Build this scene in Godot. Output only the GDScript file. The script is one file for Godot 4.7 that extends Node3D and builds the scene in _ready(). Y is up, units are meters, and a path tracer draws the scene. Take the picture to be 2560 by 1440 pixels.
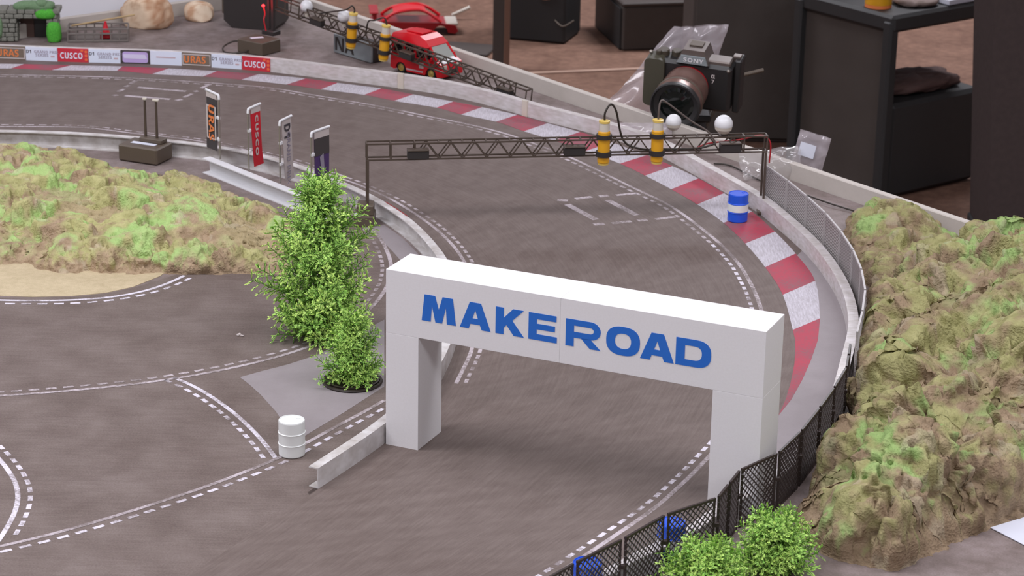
extends Node3D
# A tabletop drift track for small radio-controlled cars, seen from above through a long lens.
# Units are metres; the track surface is y = 0, the room's floor y = -0.5.

const EXPOSURE := 1.0
const ROAD_DARK := Color(0.355, 0.305, 0.285)
const ROAD_LIGHT := Color(0.49, 0.445, 0.425)
const BARE_A := Color(0.19, 0.135, 0.085)
const BARE_B := Color(0.36, 0.27, 0.18)
const DULL_A := Color(0.235, 0.228, 0.095)
const DULL_B := Color(0.40, 0.38, 0.185)
const VIVID := Color(0.27, 0.52, 0.17)
const TINT := Color(0.97, 0.97, 1.0)
const PANELS := [
	{"at": Vector3(-1.5, 2.098, -2.0), "size": Vector2(1.2, 0.6), "energy": 3.4, "tint": TINT, "label": "white ceiling panel light left of the race track"},
	{"at": Vector3(1.5, 2.098, -2.0), "size": Vector2(1.2, 0.6), "energy": 1.8, "tint": TINT, "label": "added ceiling fill panel right of the race track"},  # added fill for faces turned right, no known lamp
	{"at": Vector3(0.0, 2.098, -1.9), "size": Vector2(1.2, 0.6), "energy": 1.2, "tint": TINT, "label": "white ceiling panel light straight above the race track"},
	{"at": Vector3(-1.5, 2.098, 0.4), "size": Vector2(1.2, 0.6), "energy": 4.2, "tint": TINT, "label": "white ceiling panel light over the near left side of the room"},
	{"at": Vector3(1.5, 2.098, 0.4), "size": Vector2(1.2, 0.6), "energy": 3.6, "tint": TINT, "label": "added ceiling fill panel over the near right side of the room"},  # added fill from the near right, no known lamp
	{"at": Vector3(-1.5, 2.098, -5.8), "size": Vector2(1.2, 0.6), "energy": 6.0, "tint": TINT, "label": "added ceiling fill panel over the far left side of the room"},  # added to brighten the far end and the partition
	{"at": Vector3(1.3, 2.098, -6.2), "size": Vector2(1.2, 0.6), "energy": 6.5, "tint": TINT, "label": "added ceiling fill panel over the far right side of the room"},  # added to brighten the far floor
]
const OUTER_WALL := [-0.8970,-3.5710,-0.7774,-3.5612,-0.7524,-3.5592,-0.7274,-3.5572,-0.7024,-3.5551,-0.6774,-3.5533,-0.6524,-3.5518,-0.6274,-3.5508,-0.6023,-3.5499,-0.5772,-3.5490,-0.5522,-3.5477,-0.5272,-3.5458,-0.5023,-3.5431,-0.4774,-3.5398,-0.4527,-3.5359,-0.4280,-3.5312,-0.4036,-3.5256,-0.3795,-3.5189,-0.3557,-3.5109,-0.3323,-3.5018,-0.3092,-3.4922,-0.2861,-3.4824,-0.2629,-3.4728,-0.2397,-3.4633,-0.2164,-3.4540,-0.1933,-3.4444,-0.1704,-3.4342,-0.1478,-3.4233,-0.1256,-3.4117,-0.1040,-3.3990,-0.0834,-3.3847,-0.0637,-3.3692,-0.0449,-3.3526,-0.0268,-3.3352,-0.0092,-3.3173,0.0082,-3.2993,0.0259,-3.2816,0.0443,-3.2645,0.0632,-3.2480,0.0821,-3.2316,0.1005,-3.2146,0.1185,-3.1971,0.1359,-3.1791,0.1527,-3.1605,0.1685,-3.1410,0.1832,-3.1207,0.1962,-3.0993,0.2075,-3.0769,0.2181,-3.0542,0.2284,-3.0313,0.2387,-3.0085,0.2491,-2.9857,0.2596,-2.9629,0.2700,-2.9401,0.2802,-2.9172,0.2900,-2.8941,0.2990,-2.8707,0.3070,-2.8469,0.3140,-2.8229,0.3204,-2.7986,0.3268,-2.7744,0.3331,-2.7501,0.3390,-2.7257,0.3442,-2.7012,0.3488,-2.6766,0.3526,-2.6518,0.3557,-2.6269,0.3583,-2.6020,0.3604,-2.5770,0.3618,-2.5520,0.3625,-2.5269,0.3625,-2.5018,0.3616,-2.4768,0.3601,-2.4517,0.3578,-2.4268,0.3543,-2.4020,0.3498,-2.3773,0.3447,-2.3527,0.3395,-2.3282,0.3342,-2.3037,0.3290,-2.2792,0.3236,-2.2547,0.3181,-2.2303,0.3119,-2.2060,0.3047,-2.1819,0.2968,-2.1582,0.2883,-2.1346,0.2794,-2.1111,0.2702,-2.0878,0.2607,-2.0646,0.2506,-2.0417,0.2393,-2.0193,0.2259,-1.9981,0.2100,-1.9787,0.1935,-1.9598,0.1788,-1.9396,0.1660,-1.9180,0.1525,-1.8969,0.1364,-1.8777,0.1193,-1.8593,0.1028,-1.8405,0.0868,-1.8212,0.0708,-1.8019,0.0548,-1.7826,0.0389,-1.7632,0.0234,-1.7435,0.0081,-1.7236]
const INNER_WALL := [-0.6819,-3.1011,-0.6568,-3.1009,-0.6318,-3.1005,-0.6067,-3.0993,-0.5817,-3.0970,-0.5569,-3.0936,-0.5322,-3.0892,-0.5077,-3.0840,-0.4833,-3.0782,-0.4590,-3.0719,-0.4350,-3.0648,-0.4113,-3.0567,-0.3881,-3.0471,-0.3658,-3.0356,-0.3445,-3.0225,-0.3238,-3.0082,-0.3039,-2.9930,-0.2849,-2.9767,-0.2668,-2.9593,-0.2498,-2.9409,-0.2337,-2.9217,-0.2180,-2.9021,-0.2024,-2.8825,-0.1873,-2.8625,-0.1731,-2.8418,-0.1598,-2.8206,-0.1472,-2.7989,-0.1354,-2.7768,-0.1244,-2.7543,-0.1144,-2.7312,-0.1055,-2.7078,-0.0972,-2.6842,-0.0897,-2.6602,-0.0826,-2.6362,-0.0763,-2.6119,-0.0712,-2.5874,-0.0670,-2.5627,-0.0630,-2.5379,-0.0596,-2.5131,-0.0574,-2.4881,-0.0566,-2.4630,-0.0566,-2.4380,-0.0567,-2.4129,-0.0573,-2.3878,-0.0588,-2.3628,-0.0612,-2.3378,-0.0643,-2.3130,-0.0678,-2.2881,-0.0722,-2.2634,-0.0773,-2.2389,-0.0827,-2.2144,-0.0890,-2.1902,-0.0968,-2.1663,-0.1057,-2.1429,-0.1153,-2.1197,-0.1256,-2.0969,-0.1366,-2.0743,-0.1479,-2.0519,-0.1594,-2.0297,-0.1711,-2.0075]
const OUTER_SOLID := [-0.7578,-3.4658,-0.7280,-3.4666,-0.6981,-3.4674,-0.6683,-3.4675,-0.6384,-3.4669,-0.6086,-3.4658,-0.5788,-3.4636,-0.5491,-3.4605,-0.5196,-3.4565,-0.4901,-3.4515,-0.4607,-3.4463,-0.4314,-3.4405,-0.4023,-3.4343,-0.3734,-3.4266,-0.3454,-3.4164,-0.3190,-3.4025,-0.2932,-3.3874,-0.2672,-3.3728,-0.2411,-3.3583,-0.2150,-3.3438,-0.1893,-3.3286,-0.1644,-3.3121,-0.1399,-3.2951,-0.1151,-3.2784,-0.0901,-3.2622,-0.0655,-3.2453,-0.0419,-3.2269,-0.0196,-3.2072,0.0010,-3.1856,0.0197,-3.1623,0.0381,-3.1388,0.0566,-3.1154,0.0739,-3.0910,0.0897,-3.0657,0.1049,-3.0400,0.1196,-3.0141,0.1345,-2.9882,0.1495,-2.9624,0.1651,-2.9369,0.1806,-2.9114,0.1944,-2.8850,0.2060,-2.8575,0.2162,-2.8294,0.2256,-2.8011,0.2350,-2.7727,0.2437,-2.7442,0.2512,-2.7153,0.2576,-2.6861,0.2630,-2.6568,0.2667,-2.6272,0.2697,-2.5975,0.2718,-2.5677,0.2732,-2.5379,0.2738,-2.5080,0.2730,-2.4782,0.2718,-2.4484,0.2699,-2.4186,0.2666,-2.3889,0.2626,-2.3593,0.2584,-2.3298,0.2539,-2.3003,0.2478,-2.2710,0.2402,-2.2422,0.2323,-2.2134,0.2237,-2.1848,0.2130,-2.1569,0.2012,-2.1295,0.1893,-2.1021,0.1774,-2.0748,0.1651,-2.0476,0.1521,-2.0207,0.1387,-1.9940,0.1240,-1.9681,0.1080,-1.9429,0.0917,-1.9178,0.0754,-1.8928,0.0589,-1.8679,0.0423,-1.8432,0.0253,-1.8186,0.0083,-1.7941]
const INNER_SOLID := [-0.7007,-3.1875,-0.6705,-3.1892,-0.6404,-3.1908,-0.6103,-3.1921,-0.5803,-3.1893,-0.5516,-3.1800,-0.5234,-3.1693,-0.4947,-3.1601,-0.4657,-3.1517,-0.4374,-3.1412,-0.4101,-3.1285,-0.3835,-3.1142,-0.3583,-3.0976,-0.3337,-3.0801,-0.3091,-3.0627,-0.2857,-3.0437,-0.2648,-3.0219,-0.2448,-2.9994,-0.2240,-2.9774,-0.2032,-2.9557,-0.1837,-2.9326,-0.1656,-2.9085,-0.1489,-2.8834,-0.1339,-2.8572,-0.1196,-2.8306,-0.1062,-2.8036,-0.0938,-2.7761,-0.0828,-2.7480,-0.0729,-2.7195,-0.0643,-2.6906,-0.0574,-2.6612,-0.0513,-2.6316,-0.0463,-2.6019,-0.0432,-2.5719,-0.0408,-2.5418,-0.0386,-2.5117,-0.0373,-2.4816,-0.0376,-2.4514,-0.0385,-2.4213,-0.0395,-2.3911,-0.0414,-2.3610,-0.0452,-2.3311,-0.0498,-2.3012,-0.0544,-2.2714]
const LOOP_SOLID := [-0.5843,-2.4934,-0.5527,-2.4918,-0.5211,-2.4924,-0.4896,-2.4952,-0.4588,-2.5018,-0.4296,-2.5141,-0.4044,-2.5330,-0.3846,-2.5575,-0.3692,-2.5852]
const MID_SOLID := [-0.5236,-2.2103,-0.4939,-2.2169,-0.4644,-2.2241,-0.4352,-2.2325,-0.4063,-2.2418,-0.3778,-2.2523,-0.3499,-2.2642,-0.3229,-2.2780,-0.2968,-2.2936,-0.2718,-2.3109,-0.2480,-2.3298,-0.2260,-2.3507,-0.2061,-2.3735,-0.1900,-2.3993,-0.1764,-2.4264,-0.1651,-2.4546,-0.1556,-2.4835,-0.1477,-2.5128,-0.1424,-2.5427,-0.1389,-2.5728,-0.1378,-2.6032,-0.1389,-2.6335,-0.1425,-2.6636,-0.1480,-2.6935,-0.1546,-2.7232,-0.1629,-2.7524,-0.1722,-2.7813]
const BRANCH_SOLID := [-0.3393,-2.2738,-0.3180,-2.2534,-0.2993,-2.2306,-0.2825,-2.2065,-0.2667,-2.1816,-0.2526,-2.1558,-0.2394,-2.1294,-0.2274,-2.1025,-0.2164,-2.0752]
const LOW_SOLID := [-0.4493,-1.8642,-0.4232,-1.8804,-0.3977,-1.8974,-0.3734,-1.9161,-0.3498,-1.9357,-0.3268,-1.9561,-0.3043,-1.9769,-0.2820,-1.9979,-0.2608,-2.0201,-0.2404,-2.0430,-0.2207,-2.0665,-0.2033,-2.0917,-0.1874,-2.1180,-0.1716,-2.1443,-0.1554,-2.1703,-0.1392,-2.1964,-0.1236,-2.2228]
const LEFT_ARC := [-0.4858,-2.0864,-0.4700,-2.0603,-0.4558,-2.0333,-0.4438,-2.0053,-0.4359,-1.9758,-0.4326,-1.9455,-0.4328,-1.9150,-0.4349,-1.8846]
const KERB_CUTS := [-0.8000,-3.4982,-0.7832,-3.5312,-0.7492,-3.5047,-0.7356,-3.5325,-0.6872,-3.5000,-0.6648,-3.5308,-0.5922,-3.5027,-0.5881,-3.5296,-0.5372,-3.4879,-0.5179,-3.5230,-0.4611,-3.4796,-0.4450,-3.5119,-0.4029,-3.4653,-0.3813,-3.5001,-0.3344,-3.4426,-0.3102,-3.4796,-0.2823,-3.4190,-0.2613,-3.4576,-0.2179,-3.3922,-0.1959,-3.4302,-0.1731,-3.3621,-0.1480,-3.3998,-0.1114,-3.3295,-0.0892,-3.3641,-0.0760,-3.2957,-0.0475,-3.3365,-0.0267,-3.2614,0.0026,-3.2993,0.0123,-3.2148,0.0449,-3.2583,0.0530,-3.1717,0.0891,-3.2163,0.0953,-3.1239,0.1314,-3.1674,0.1386,-3.0664,0.1752,-3.1085,0.1694,-3.0137,0.2071,-3.0600,0.1998,-2.9556,0.2376,-3.0058,0.2287,-2.8929,0.2659,-2.9428,0.2560,-2.8196,0.2948,-2.8674,0.2757,-2.7401,0.3154,-2.7887,0.2915,-2.6544,0.3320,-2.7063,0.3025,-2.5596,0.3442,-2.6097,0.3020,-2.4465,0.3355,-2.4847]
const KERB_TAIL := [0.2630,-2.2032]
const SAND := [-0.5874,-2.5076,-0.5607,-2.5059,-0.5241,-2.5047,-0.4825,-2.5098,-0.4477,-2.5224,-0.4206,-2.5440,-0.3963,-2.5822,-0.3869,-2.6120,-0.4522,-2.6508,-0.6160,-2.6408]
const APRON := [-0.2721,-2.2774,-0.2537,-2.2939,-0.2273,-2.3155,-0.1994,-2.3445,-0.1788,-2.3785,-0.1582,-2.4157,-0.1365,-2.4540,-0.1257,-2.2600,-0.1610,-2.1897,-0.1946,-2.1279,-0.2196,-2.1673,-0.2271,-2.1883,-0.2463,-2.2312,-0.2618,-2.2604]
const FENCE_NEAR := [0.3371,-2.2611,0.3249,-2.1946,0.3065,-2.1403,0.2871,-2.0891,0.2640,-2.0324,0.2384,-1.9808,0.2012,-1.9411,0.1774,-1.8819,0.1314,-1.8451,0.0944,-1.7968,0.0542,-1.7505,0.0201,-1.7056]
const START_DASHES := [[0.0543,-2.8999,0.0678,-2.8991,0.0085],[0.0769,-2.9064,0.0977,-2.9163,0.0075],[0.1073,-2.9186,0.1189,-2.9228,0.0085],[0.1286,-2.9251,0.1547,-2.9354,0.0065],[0.0665,-2.8823,0.1007,-2.8225,0.0090],[0.1174,-2.9040,0.1513,-2.8434,0.0090],[0.0973,-2.8032,0.1105,-2.8072,0.0085],[0.1198,-2.8093,0.1435,-2.8188,0.0075],[0.1514,-2.8225,0.1633,-2.8265,0.0085],[0.1737,-2.8288,0.1978,-2.8400,0.0065],[-0.5467,-3.4101,-0.4749,-3.3929,0.0075],[-0.5582,-3.3618,-0.4916,-3.3469,0.0075],[-0.5607,-3.4297,-0.5554,-3.4487,0.0060],[-0.5659,-3.4109,-0.5604,-3.4205,0.0070],[-0.5719,-3.3832,-0.5647,-3.3996,0.0060],[-0.5751,-3.3605,-0.5691,-3.3654,0.0070],[-0.4555,-3.4125,-0.4478,-3.4292,0.0060],[-0.4632,-3.3915,-0.4581,-3.3964,0.0070],[-0.4733,-3.3594,-0.4640,-3.3802,0.0060],[-0.4822,-3.3410,-0.4747,-3.3482,0.0070]]

const E1 := Vector3(0.614, 0, 0.789)      # the board's long edge, away from its far corner
const E2 := Vector3(-0.789, 0, 0.614)     # the board's short edge
const CORNER := Vector3(-0.402, 0, -3.986)
const FLOOR_Y := -0.5
const WALL_H := 0.0205

var M := {}
var taken := {}
var rng := RandomNumberGenerator.new()

# ------------------------------------------------------------------ naming
func numbered(called: String) -> String:
	if not taken.has(called):
		taken[called] = 0
		return called
	taken[called] += 1
	return "%s_%03d" % [called, taken[called]]

func tag(o, label: String, category: String, group := ""):
	o.set_meta("label", label)
	o.set_meta("category", category)
	if group != "":
		o.set_meta("group", group)
	return o

func thing(called: String, label: String, category: String, at := Vector3.ZERO, turn := 0.0, group := "") -> Node3D:
	var o := Node3D.new()
	o.name = numbered(called)
	add_child(o)
	o.position = at
	o.rotation.y = turn
	tag(o, label, category, group)
	return o

func part(called: String, mesh: Mesh, m: Material, parent: Node3D, xf := Transform3D.IDENTITY) -> MeshInstance3D:
	var o := MeshInstance3D.new()
	o.name = called
	o.mesh = mesh
	o.material_override = m
	parent.add_child(o, true)
	o.transform = xf
	return o

func struct(called: String, mesh: Mesh, m: Material, xf := Transform3D.IDENTITY) -> MeshInstance3D:
	var o := part(called, mesh, m, self, xf)
	o.set_meta("kind", "structure")
	return o

# ------------------------------------------------------------------ geometry
func begin() -> SurfaceTool:
	var st := SurfaceTool.new()
	st.begin(Mesh.PRIMITIVE_TRIANGLES)
	return st

func done(st: SurfaceTool) -> ArrayMesh:
	st.index()
	st.generate_normals()
	return st.commit()

func tri(st: SurfaceTool, a: Vector3, b: Vector3, c: Vector3) -> void:
	st.add_vertex(a); st.add_vertex(b); st.add_vertex(c)

func quad(st: SurfaceTool, a: Vector3, b: Vector3, c: Vector3, d: Vector3) -> void:
	tri(st, a, b, c); tri(st, a, c, d)

# box with chamfered long edges, local frame given by a basis
func box(st: SurfaceTool, at: Vector3, size: Vector3, basis := Basis.IDENTITY, chamfer := 0.0) -> void:
	st.set_smooth_group(-1)
	var h := size * 0.5
	var c: float = min(chamfer, min(h.x, min(h.y, h.z)) * 0.9)
	if c <= 0.0:
		var p := []
		for i in 8:
			p.append(at + basis * Vector3(h.x if i & 1 else -h.x, h.y if i & 2 else -h.y, h.z if i & 4 else -h.z))
		quad(st, p[4], p[6], p[7], p[5]); quad(st, p[1], p[3], p[2], p[0])
		quad(st, p[0], p[2], p[6], p[4]); quad(st, p[5], p[7], p[3], p[1])
		quad(st, p[6], p[2], p[3], p[7]); quad(st, p[0], p[4], p[5], p[1])
		return
	# 3 axes of faces, 12 edge strips, 8 corner triangles
	var f := func(sx, sy, sz, ax): # vertex of corner (sx,sy,sz) lying on the face of axis ax
		var v := Vector3(sx * (h.x - c), sy * (h.y - c), sz * (h.z - c))
		v[ax] += c * [sx, sy, sz][ax]
		return at + basis * v
	for s in [-1.0, 1.0]:
		quad(st, f.call(s, -1, -1, 0), f.call(s, 1, -1, 0), f.call(s, 1, 1, 0), f.call(s, -1, 1, 0))
		quad(st, f.call(-1, s, -1, 1), f.call(-1, s, 1, 1), f.call(1, s, 1, 1), f.call(1, s, -1, 1))
		quad(st, f.call(-1, -1, s, 2), f.call(1, -1, s, 2), f.call(1, 1, s, 2), f.call(-1, 1, s, 2))
		for t in [-1.0, 1.0]:
			quad(st, f.call(s, t, -1, 0), f.call(s, t, -1, 1), f.call(s, t, 1, 1), f.call(s, t, 1, 0))
			quad(st, f.call(s, -1, t, 0), f.call(s, -1, t, 2), f.call(s, 1, t, 2), f.call(s, 1, t, 0))
			quad(st, f.call(-1, s, t, 1), f.call(-1, s, t, 2), f.call(1, s, t, 2), f.call(1, s, t, 1))
			for u in [-1.0, 1.0]:
				tri(st, f.call(s, t, u, 0), f.call(s, t, u, 1), f.call(s, t, u, 2))

func boxm(size: Vector3, chamfer := 0.0, at := Vector3.ZERO, basis := Basis.IDENTITY) -> ArrayMesh:
	var st := begin()
	box(st, at, size, basis, chamfer)
	return done(st)

func along(d: Vector3) -> Basis:   # basis whose x runs along d and y stays as near up as it can
	var x := d.normalized()
	var up := Vector3.UP if abs(x.y) < 0.95 else Vector3.BACK
	var z := x.cross(up).normalized()
	return Basis(x, z.cross(x), z)

func bar(st: SurfaceTool, a: Vector3, b: Vector3, w: float, h := -1.0) -> void:
	box(st, (a + b) * 0.5, Vector3(a.distance_to(b), w if h < 0 else h, w), along(b - a))

func lathe(st: SurfaceTool, prof: Array, n := 24, xf := Transform3D.IDENTITY, smooth := false) -> void:
	for j in prof.size() - 1:
		st.set_smooth_group(1 if smooth else 1 + j)
		var p: Vector2 = prof[j]
		var q: Vector2 = prof[j + 1]
		for i in n:
			var a := TAU * i / n
			var b := TAU * (i + 1) / n
			var v := [Vector3(p.x * cos(a), p.y, p.x * sin(a)), Vector3(p.x * cos(b), p.y, p.x * sin(b)), Vector3(q.x * cos(b), q.y, q.x * sin(b)), Vector3(q.x * cos(a), q.y, q.x * sin(a))]
			for k in 4:
				v[k] = xf * v[k]
			if p.x < 1e-6:
				tri(st, v[0], v[2], v[3])
			elif q.x < 1e-6:
				tri(st, v[0], v[1], v[2])
			else:
				quad(st, v[0], v[1], v[2], v[3])

func lathem(prof: Array, n := 24, xf := Transform3D.IDENTITY, smooth := false) -> ArrayMesh:
	var st := begin()
	lathe(st, prof, n, xf, smooth)
	return done(st)

func tube(st: SurfaceTool, path: Array, r: float, n := 7, r_end := -1.0) -> void:
	st.set_smooth_group(1)
	var rings := []
	var side := Vector3.ZERO
	for i in path.size():
		var t: Vector3 = (path[min(i + 1, path.size() - 1)] - path[max(i - 1, 0)]).normalized()
		if side == Vector3.ZERO:
			side = t.cross(Vector3.UP if abs(t.y) < 0.9 else Vector3.RIGHT).normalized()
		side = (side - t * side.dot(t)).normalized()
		var o := t.cross(side)
		var rr: float = r if r_end < 0 else lerp(r, r_end, float(i) / max(1, path.size() - 1))
		var ring := []
		for k in n:
			ring.append(path[i] + side * cos(TAU * k / n) * rr + o * sin(TAU * k / n) * rr)
		rings.append(ring)
	for i in path.size() - 1:
		for k in n:
			var l := (k + 1) % n
			quad(st, rings[i][k], rings[i][l], rings[i + 1][l], rings[i + 1][k])
	st.set_smooth_group(-1)
	for e in [0, path.size() - 1]:
		for k in n - 2:
			tri(st, rings[e][0], rings[e][k + 1], rings[e][k + 2])

func tubem(path: Array, r: float, n := 7, r_end := -1.0) -> ArrayMesh:
	var st := begin()
	tube(st, path, r, n, r_end)
	return done(st)

func curve3(pts: Array, sub := 8) -> Array:   # Catmull-Rom
	var out := []
	for i in pts.size() - 1:
		var p0 = pts[max(i - 1, 0)]
		var p3 = pts[min(i + 2, pts.size() - 1)]
		for k in sub:
			out.append(pts[i].cubic_interpolate(pts[i + 1], p0, p3, float(k) / sub))
	out.append(pts[-1])
	return out

func path_of(flat: Array, sub := 3) -> Array:
	var p := []
	for i in range(0, flat.size(), 2):
		p.append(Vector2(flat[i], flat[i + 1]))
	return curve3(p, sub) if sub > 1 else p

func lengths(path: Array) -> Array:
	var d := [0.0]
	for i in path.size() - 1:
		d.append(d[-1] + path[i].distance_to(path[i + 1]))
	return d

func at_len(path: Array, d: Array, s: float) -> Vector2:
	if s <= 0.0:
		return path[0] + (path[0] - path[1]).normalized() * -s
	for i in path.size() - 1:
		if d[i + 1] >= s:
			return path[i].lerp(path[i + 1], (s - d[i]) / max(1e-9, d[i + 1] - d[i]))
	return path[-1]

func left_of(path: Array, i: int) -> Vector2:
	var t: Vector2 = (path[min(i + 1, path.size() - 1)] - path[max(i - 1, 0)]).normalized()
	return Vector2(t.y, -t.x)

# closed profile of (offset to the path's left, height) swept along a ground path
func sweepm(path: Array, prof: Array) -> ArrayMesh:
	var st := begin()
	var n := prof.size()
	for j in n:
		st.set_smooth_group(j + 1)
		var a: Vector2 = prof[j]
		var b: Vector2 = prof[(j + 1) % n]
		for i in path.size() - 1:
			var l0 := left_of(path, i)
			var l1 := left_of(path, i + 1)
			quad(st, g3(path[i] + l0 * a.x, a.y), g3(path[i] + l0 * b.x, b.y), g3(path[i + 1] + l1 * b.x, b.y), g3(path[i + 1] + l1 * a.x, a.y))
	st.set_smooth_group(-1)
	var idx := Geometry2D.triangulate_polygon(PackedVector2Array(prof))
	for e in [0, path.size() - 1]:
		var l := left_of(path, e)
		for k in range(0, idx.size(), 3):
			tri(st, g3(path[e] + l * prof[idx[k]].x, prof[idx[k]].y), g3(path[e] + l * prof[idx[k + 1]].x, prof[idx[k + 1]].y), g3(path[e] + l * prof[idx[k + 2]].x, prof[idx[k + 2]].y))
	return done(st)

func g3(p: Vector2, y := 0.0) -> Vector3:
	return Vector3(p.x, y, p.y)

# flat polygon lying on the ground between y0 and y1
func slab(st: SurfaceTool, poly: Array, y0: float, y1: float) -> void:
	st.set_smooth_group(-1)
	var idx := Geometry2D.triangulate_polygon(PackedVector2Array(poly))
	for k in range(0, idx.size(), 3):
		tri(st, g3(poly[idx[k]], y1), g3(poly[idx[k + 1]], y1), g3(poly[idx[k + 2]], y1))
	for i in poly.size():
		var j := (i + 1) % poly.size()
		quad(st, g3(poly[i], y0), g3(poly[j], y0), g3(poly[j], y1), g3(poly[i], y1))

# upright polygon in the plane z = 0, thickness t towards +z
func plate(st: SurfaceTool, poly: Array, t: float, xf := Transform3D.IDENTITY) -> void:
	st.set_smooth_group(-1)
	var idx := Geometry2D.triangulate_polygon(PackedVector2Array(poly))
	var v := func(p: Vector2, z: float): return xf * Vector3(p.x, p.y, z)
	for k in range(0, idx.size(), 3):
		tri(st, v.call(poly[idx[k]], t), v.call(poly[idx[k + 1]], t), v.call(poly[idx[k + 2]], t))
		tri(st, v.call(poly[idx[k]], 0.0), v.call(poly[idx[k + 2]], 0.0), v.call(poly[idx[k + 1]], 0.0))
	for i in poly.size():
		var j := (i + 1) % poly.size()
		quad(st, v.call(poly[i], 0.0), v.call(poly[j], 0.0), v.call(poly[j], t), v.call(poly[i], t))

func platem(poly: Array, t: float, xf := Transform3D.IDENTITY) -> ArrayMesh:
	var st := begin()
	plate(st, poly, t, xf)
	return done(st)

func ring_plate(st: SurfaceTool, outer: Array, inner: Array, t: float) -> void:
	st.set_smooth_group(-1)
	for i in outer.size():
		var j := (i + 1) % outer.size()
		var a := Vector3(outer[i].x, outer[i].y, t)
		var b := Vector3(outer[j].x, outer[j].y, t)
		var c := Vector3(inner[j].x, inner[j].y, t)
		var d := Vector3(inner[i].x, inner[i].y, t)
		quad(st, a, b, c, d)
		var o := Vector3(0, 0, -t)
		quad(st, a + o, d + o, c + o, b + o); quad(st, a, a + o, b + o, b); quad(st, d, c, c + o, d + o)

func rounded(w: float, h: float, r: float, n := 5, o := Vector2.ZERO) -> Array:
	var p := []
	for q in 4:
		var c := Vector2((w / 2 - r) * [1, -1, -1, 1][q], (h / 2 - r) * [1, 1, -1, -1][q])
		for k in n + 1:
			var a := PI / 2 * q + PI / 2 * k / n
			p.append(o + c + Vector2(cos(a), sin(a)) * r)
	return p

func words(text: String, height: float, depth := 0.0003, bold := true, squash := 1.0) -> Mesh:
	var f := SystemFont.new()
	f.font_names = PackedStringArray(["Droid Sans"])
	f.font_weight = 700 if bold else 400
	var t := TextMesh.new()
	t.text = text
	t.font = f
	t.font_size = 64
	t.pixel_size = height / 46.0
	t.depth = depth
	t.curve_step = 2.0
	return t

# ------------------------------------------------------------------ materials
func mat(c: Color, rough := 0.6, metal := 0.0, spec := 0.5) -> StandardMaterial3D:
	var m := StandardMaterial3D.new()
	m.albedo_color = c
	m.roughness = rough
	m.metallic = metal
	m.metallic_specular = spec
	m.cull_mode = BaseMaterial3D.CULL_DISABLED
	return m

func noise_img(seed_: int, freq: float, w := 256, h := 256, oct := 4, type := FastNoiseLite.TYPE_SIMPLEX_SMOOTH) -> PackedByteArray:
	var n := FastNoiseLite.new()
	n.seed = seed_
	n.frequency = freq
	n.noise_type = type
	n.fractal_octaves = oct
	var im := n.get_seamless_image(w, h)
	im.convert(Image.FORMAT_L8)
	return im.get_data()

func stretch(seed_: int, freq: float, sw: int, sh: int, w: int, h: int) -> PackedByteArray:
	var n := FastNoiseLite.new()
	n.seed = seed_
	n.frequency = freq
	n.noise_type = FastNoiseLite.TYPE_SIMPLEX_SMOOTH
	n.fractal_octaves = 3
	var im := n.get_seamless_image(sw, sh)
	im.convert(Image.FORMAT_L8)
	im.resize(w, h, Image.INTERPOLATE_CUBIC)
	return im.get_data()

# blends two colours by a sum of weighted noise fields, each field [bytes, weight]
func blend_tex(a: Color, b: Color, fields: Array, w := 256, h := 256, gain := 1.0, bias := 0.0) -> ImageTexture:
	var out := PackedByteArray()
	out.resize(w * h * 3)
	var lut := []
	for i in 256:
		var c := a.lerp(b, clampf((i / 255.0 - 0.5) * gain + 0.5 + bias, 0.0, 1.0))
		lut.append([int(c.r * 255), int(c.g * 255), int(c.b * 255)])
	for i in w * h:
		var v := 0.0
		for f in fields:
			v += f[0][i] * f[1]
		var l = lut[clampi(int(v), 0, 255)]
		out[i * 3] = l[0]; out[i * 3 + 1] = l[1]; out[i * 3 + 2] = l[2]
	var im := Image.create_from_data(w, h, false, Image.FORMAT_RGB8, out)
	im.generate_mipmaps()
	return ImageTexture.create_from_image(im)

func textured(tex: Texture2D, size: float, rough := 0.7, spec := 0.5, triplanar := true) -> StandardMaterial3D:
	var m := mat(Color.WHITE, rough, 0.0, spec)
	m.albedo_texture = tex
	if triplanar:
		m.uv1_triplanar = true
		m.uv1_world_triplanar = true
		m.uv1_scale = Vector3.ONE / size
	return m

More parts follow.
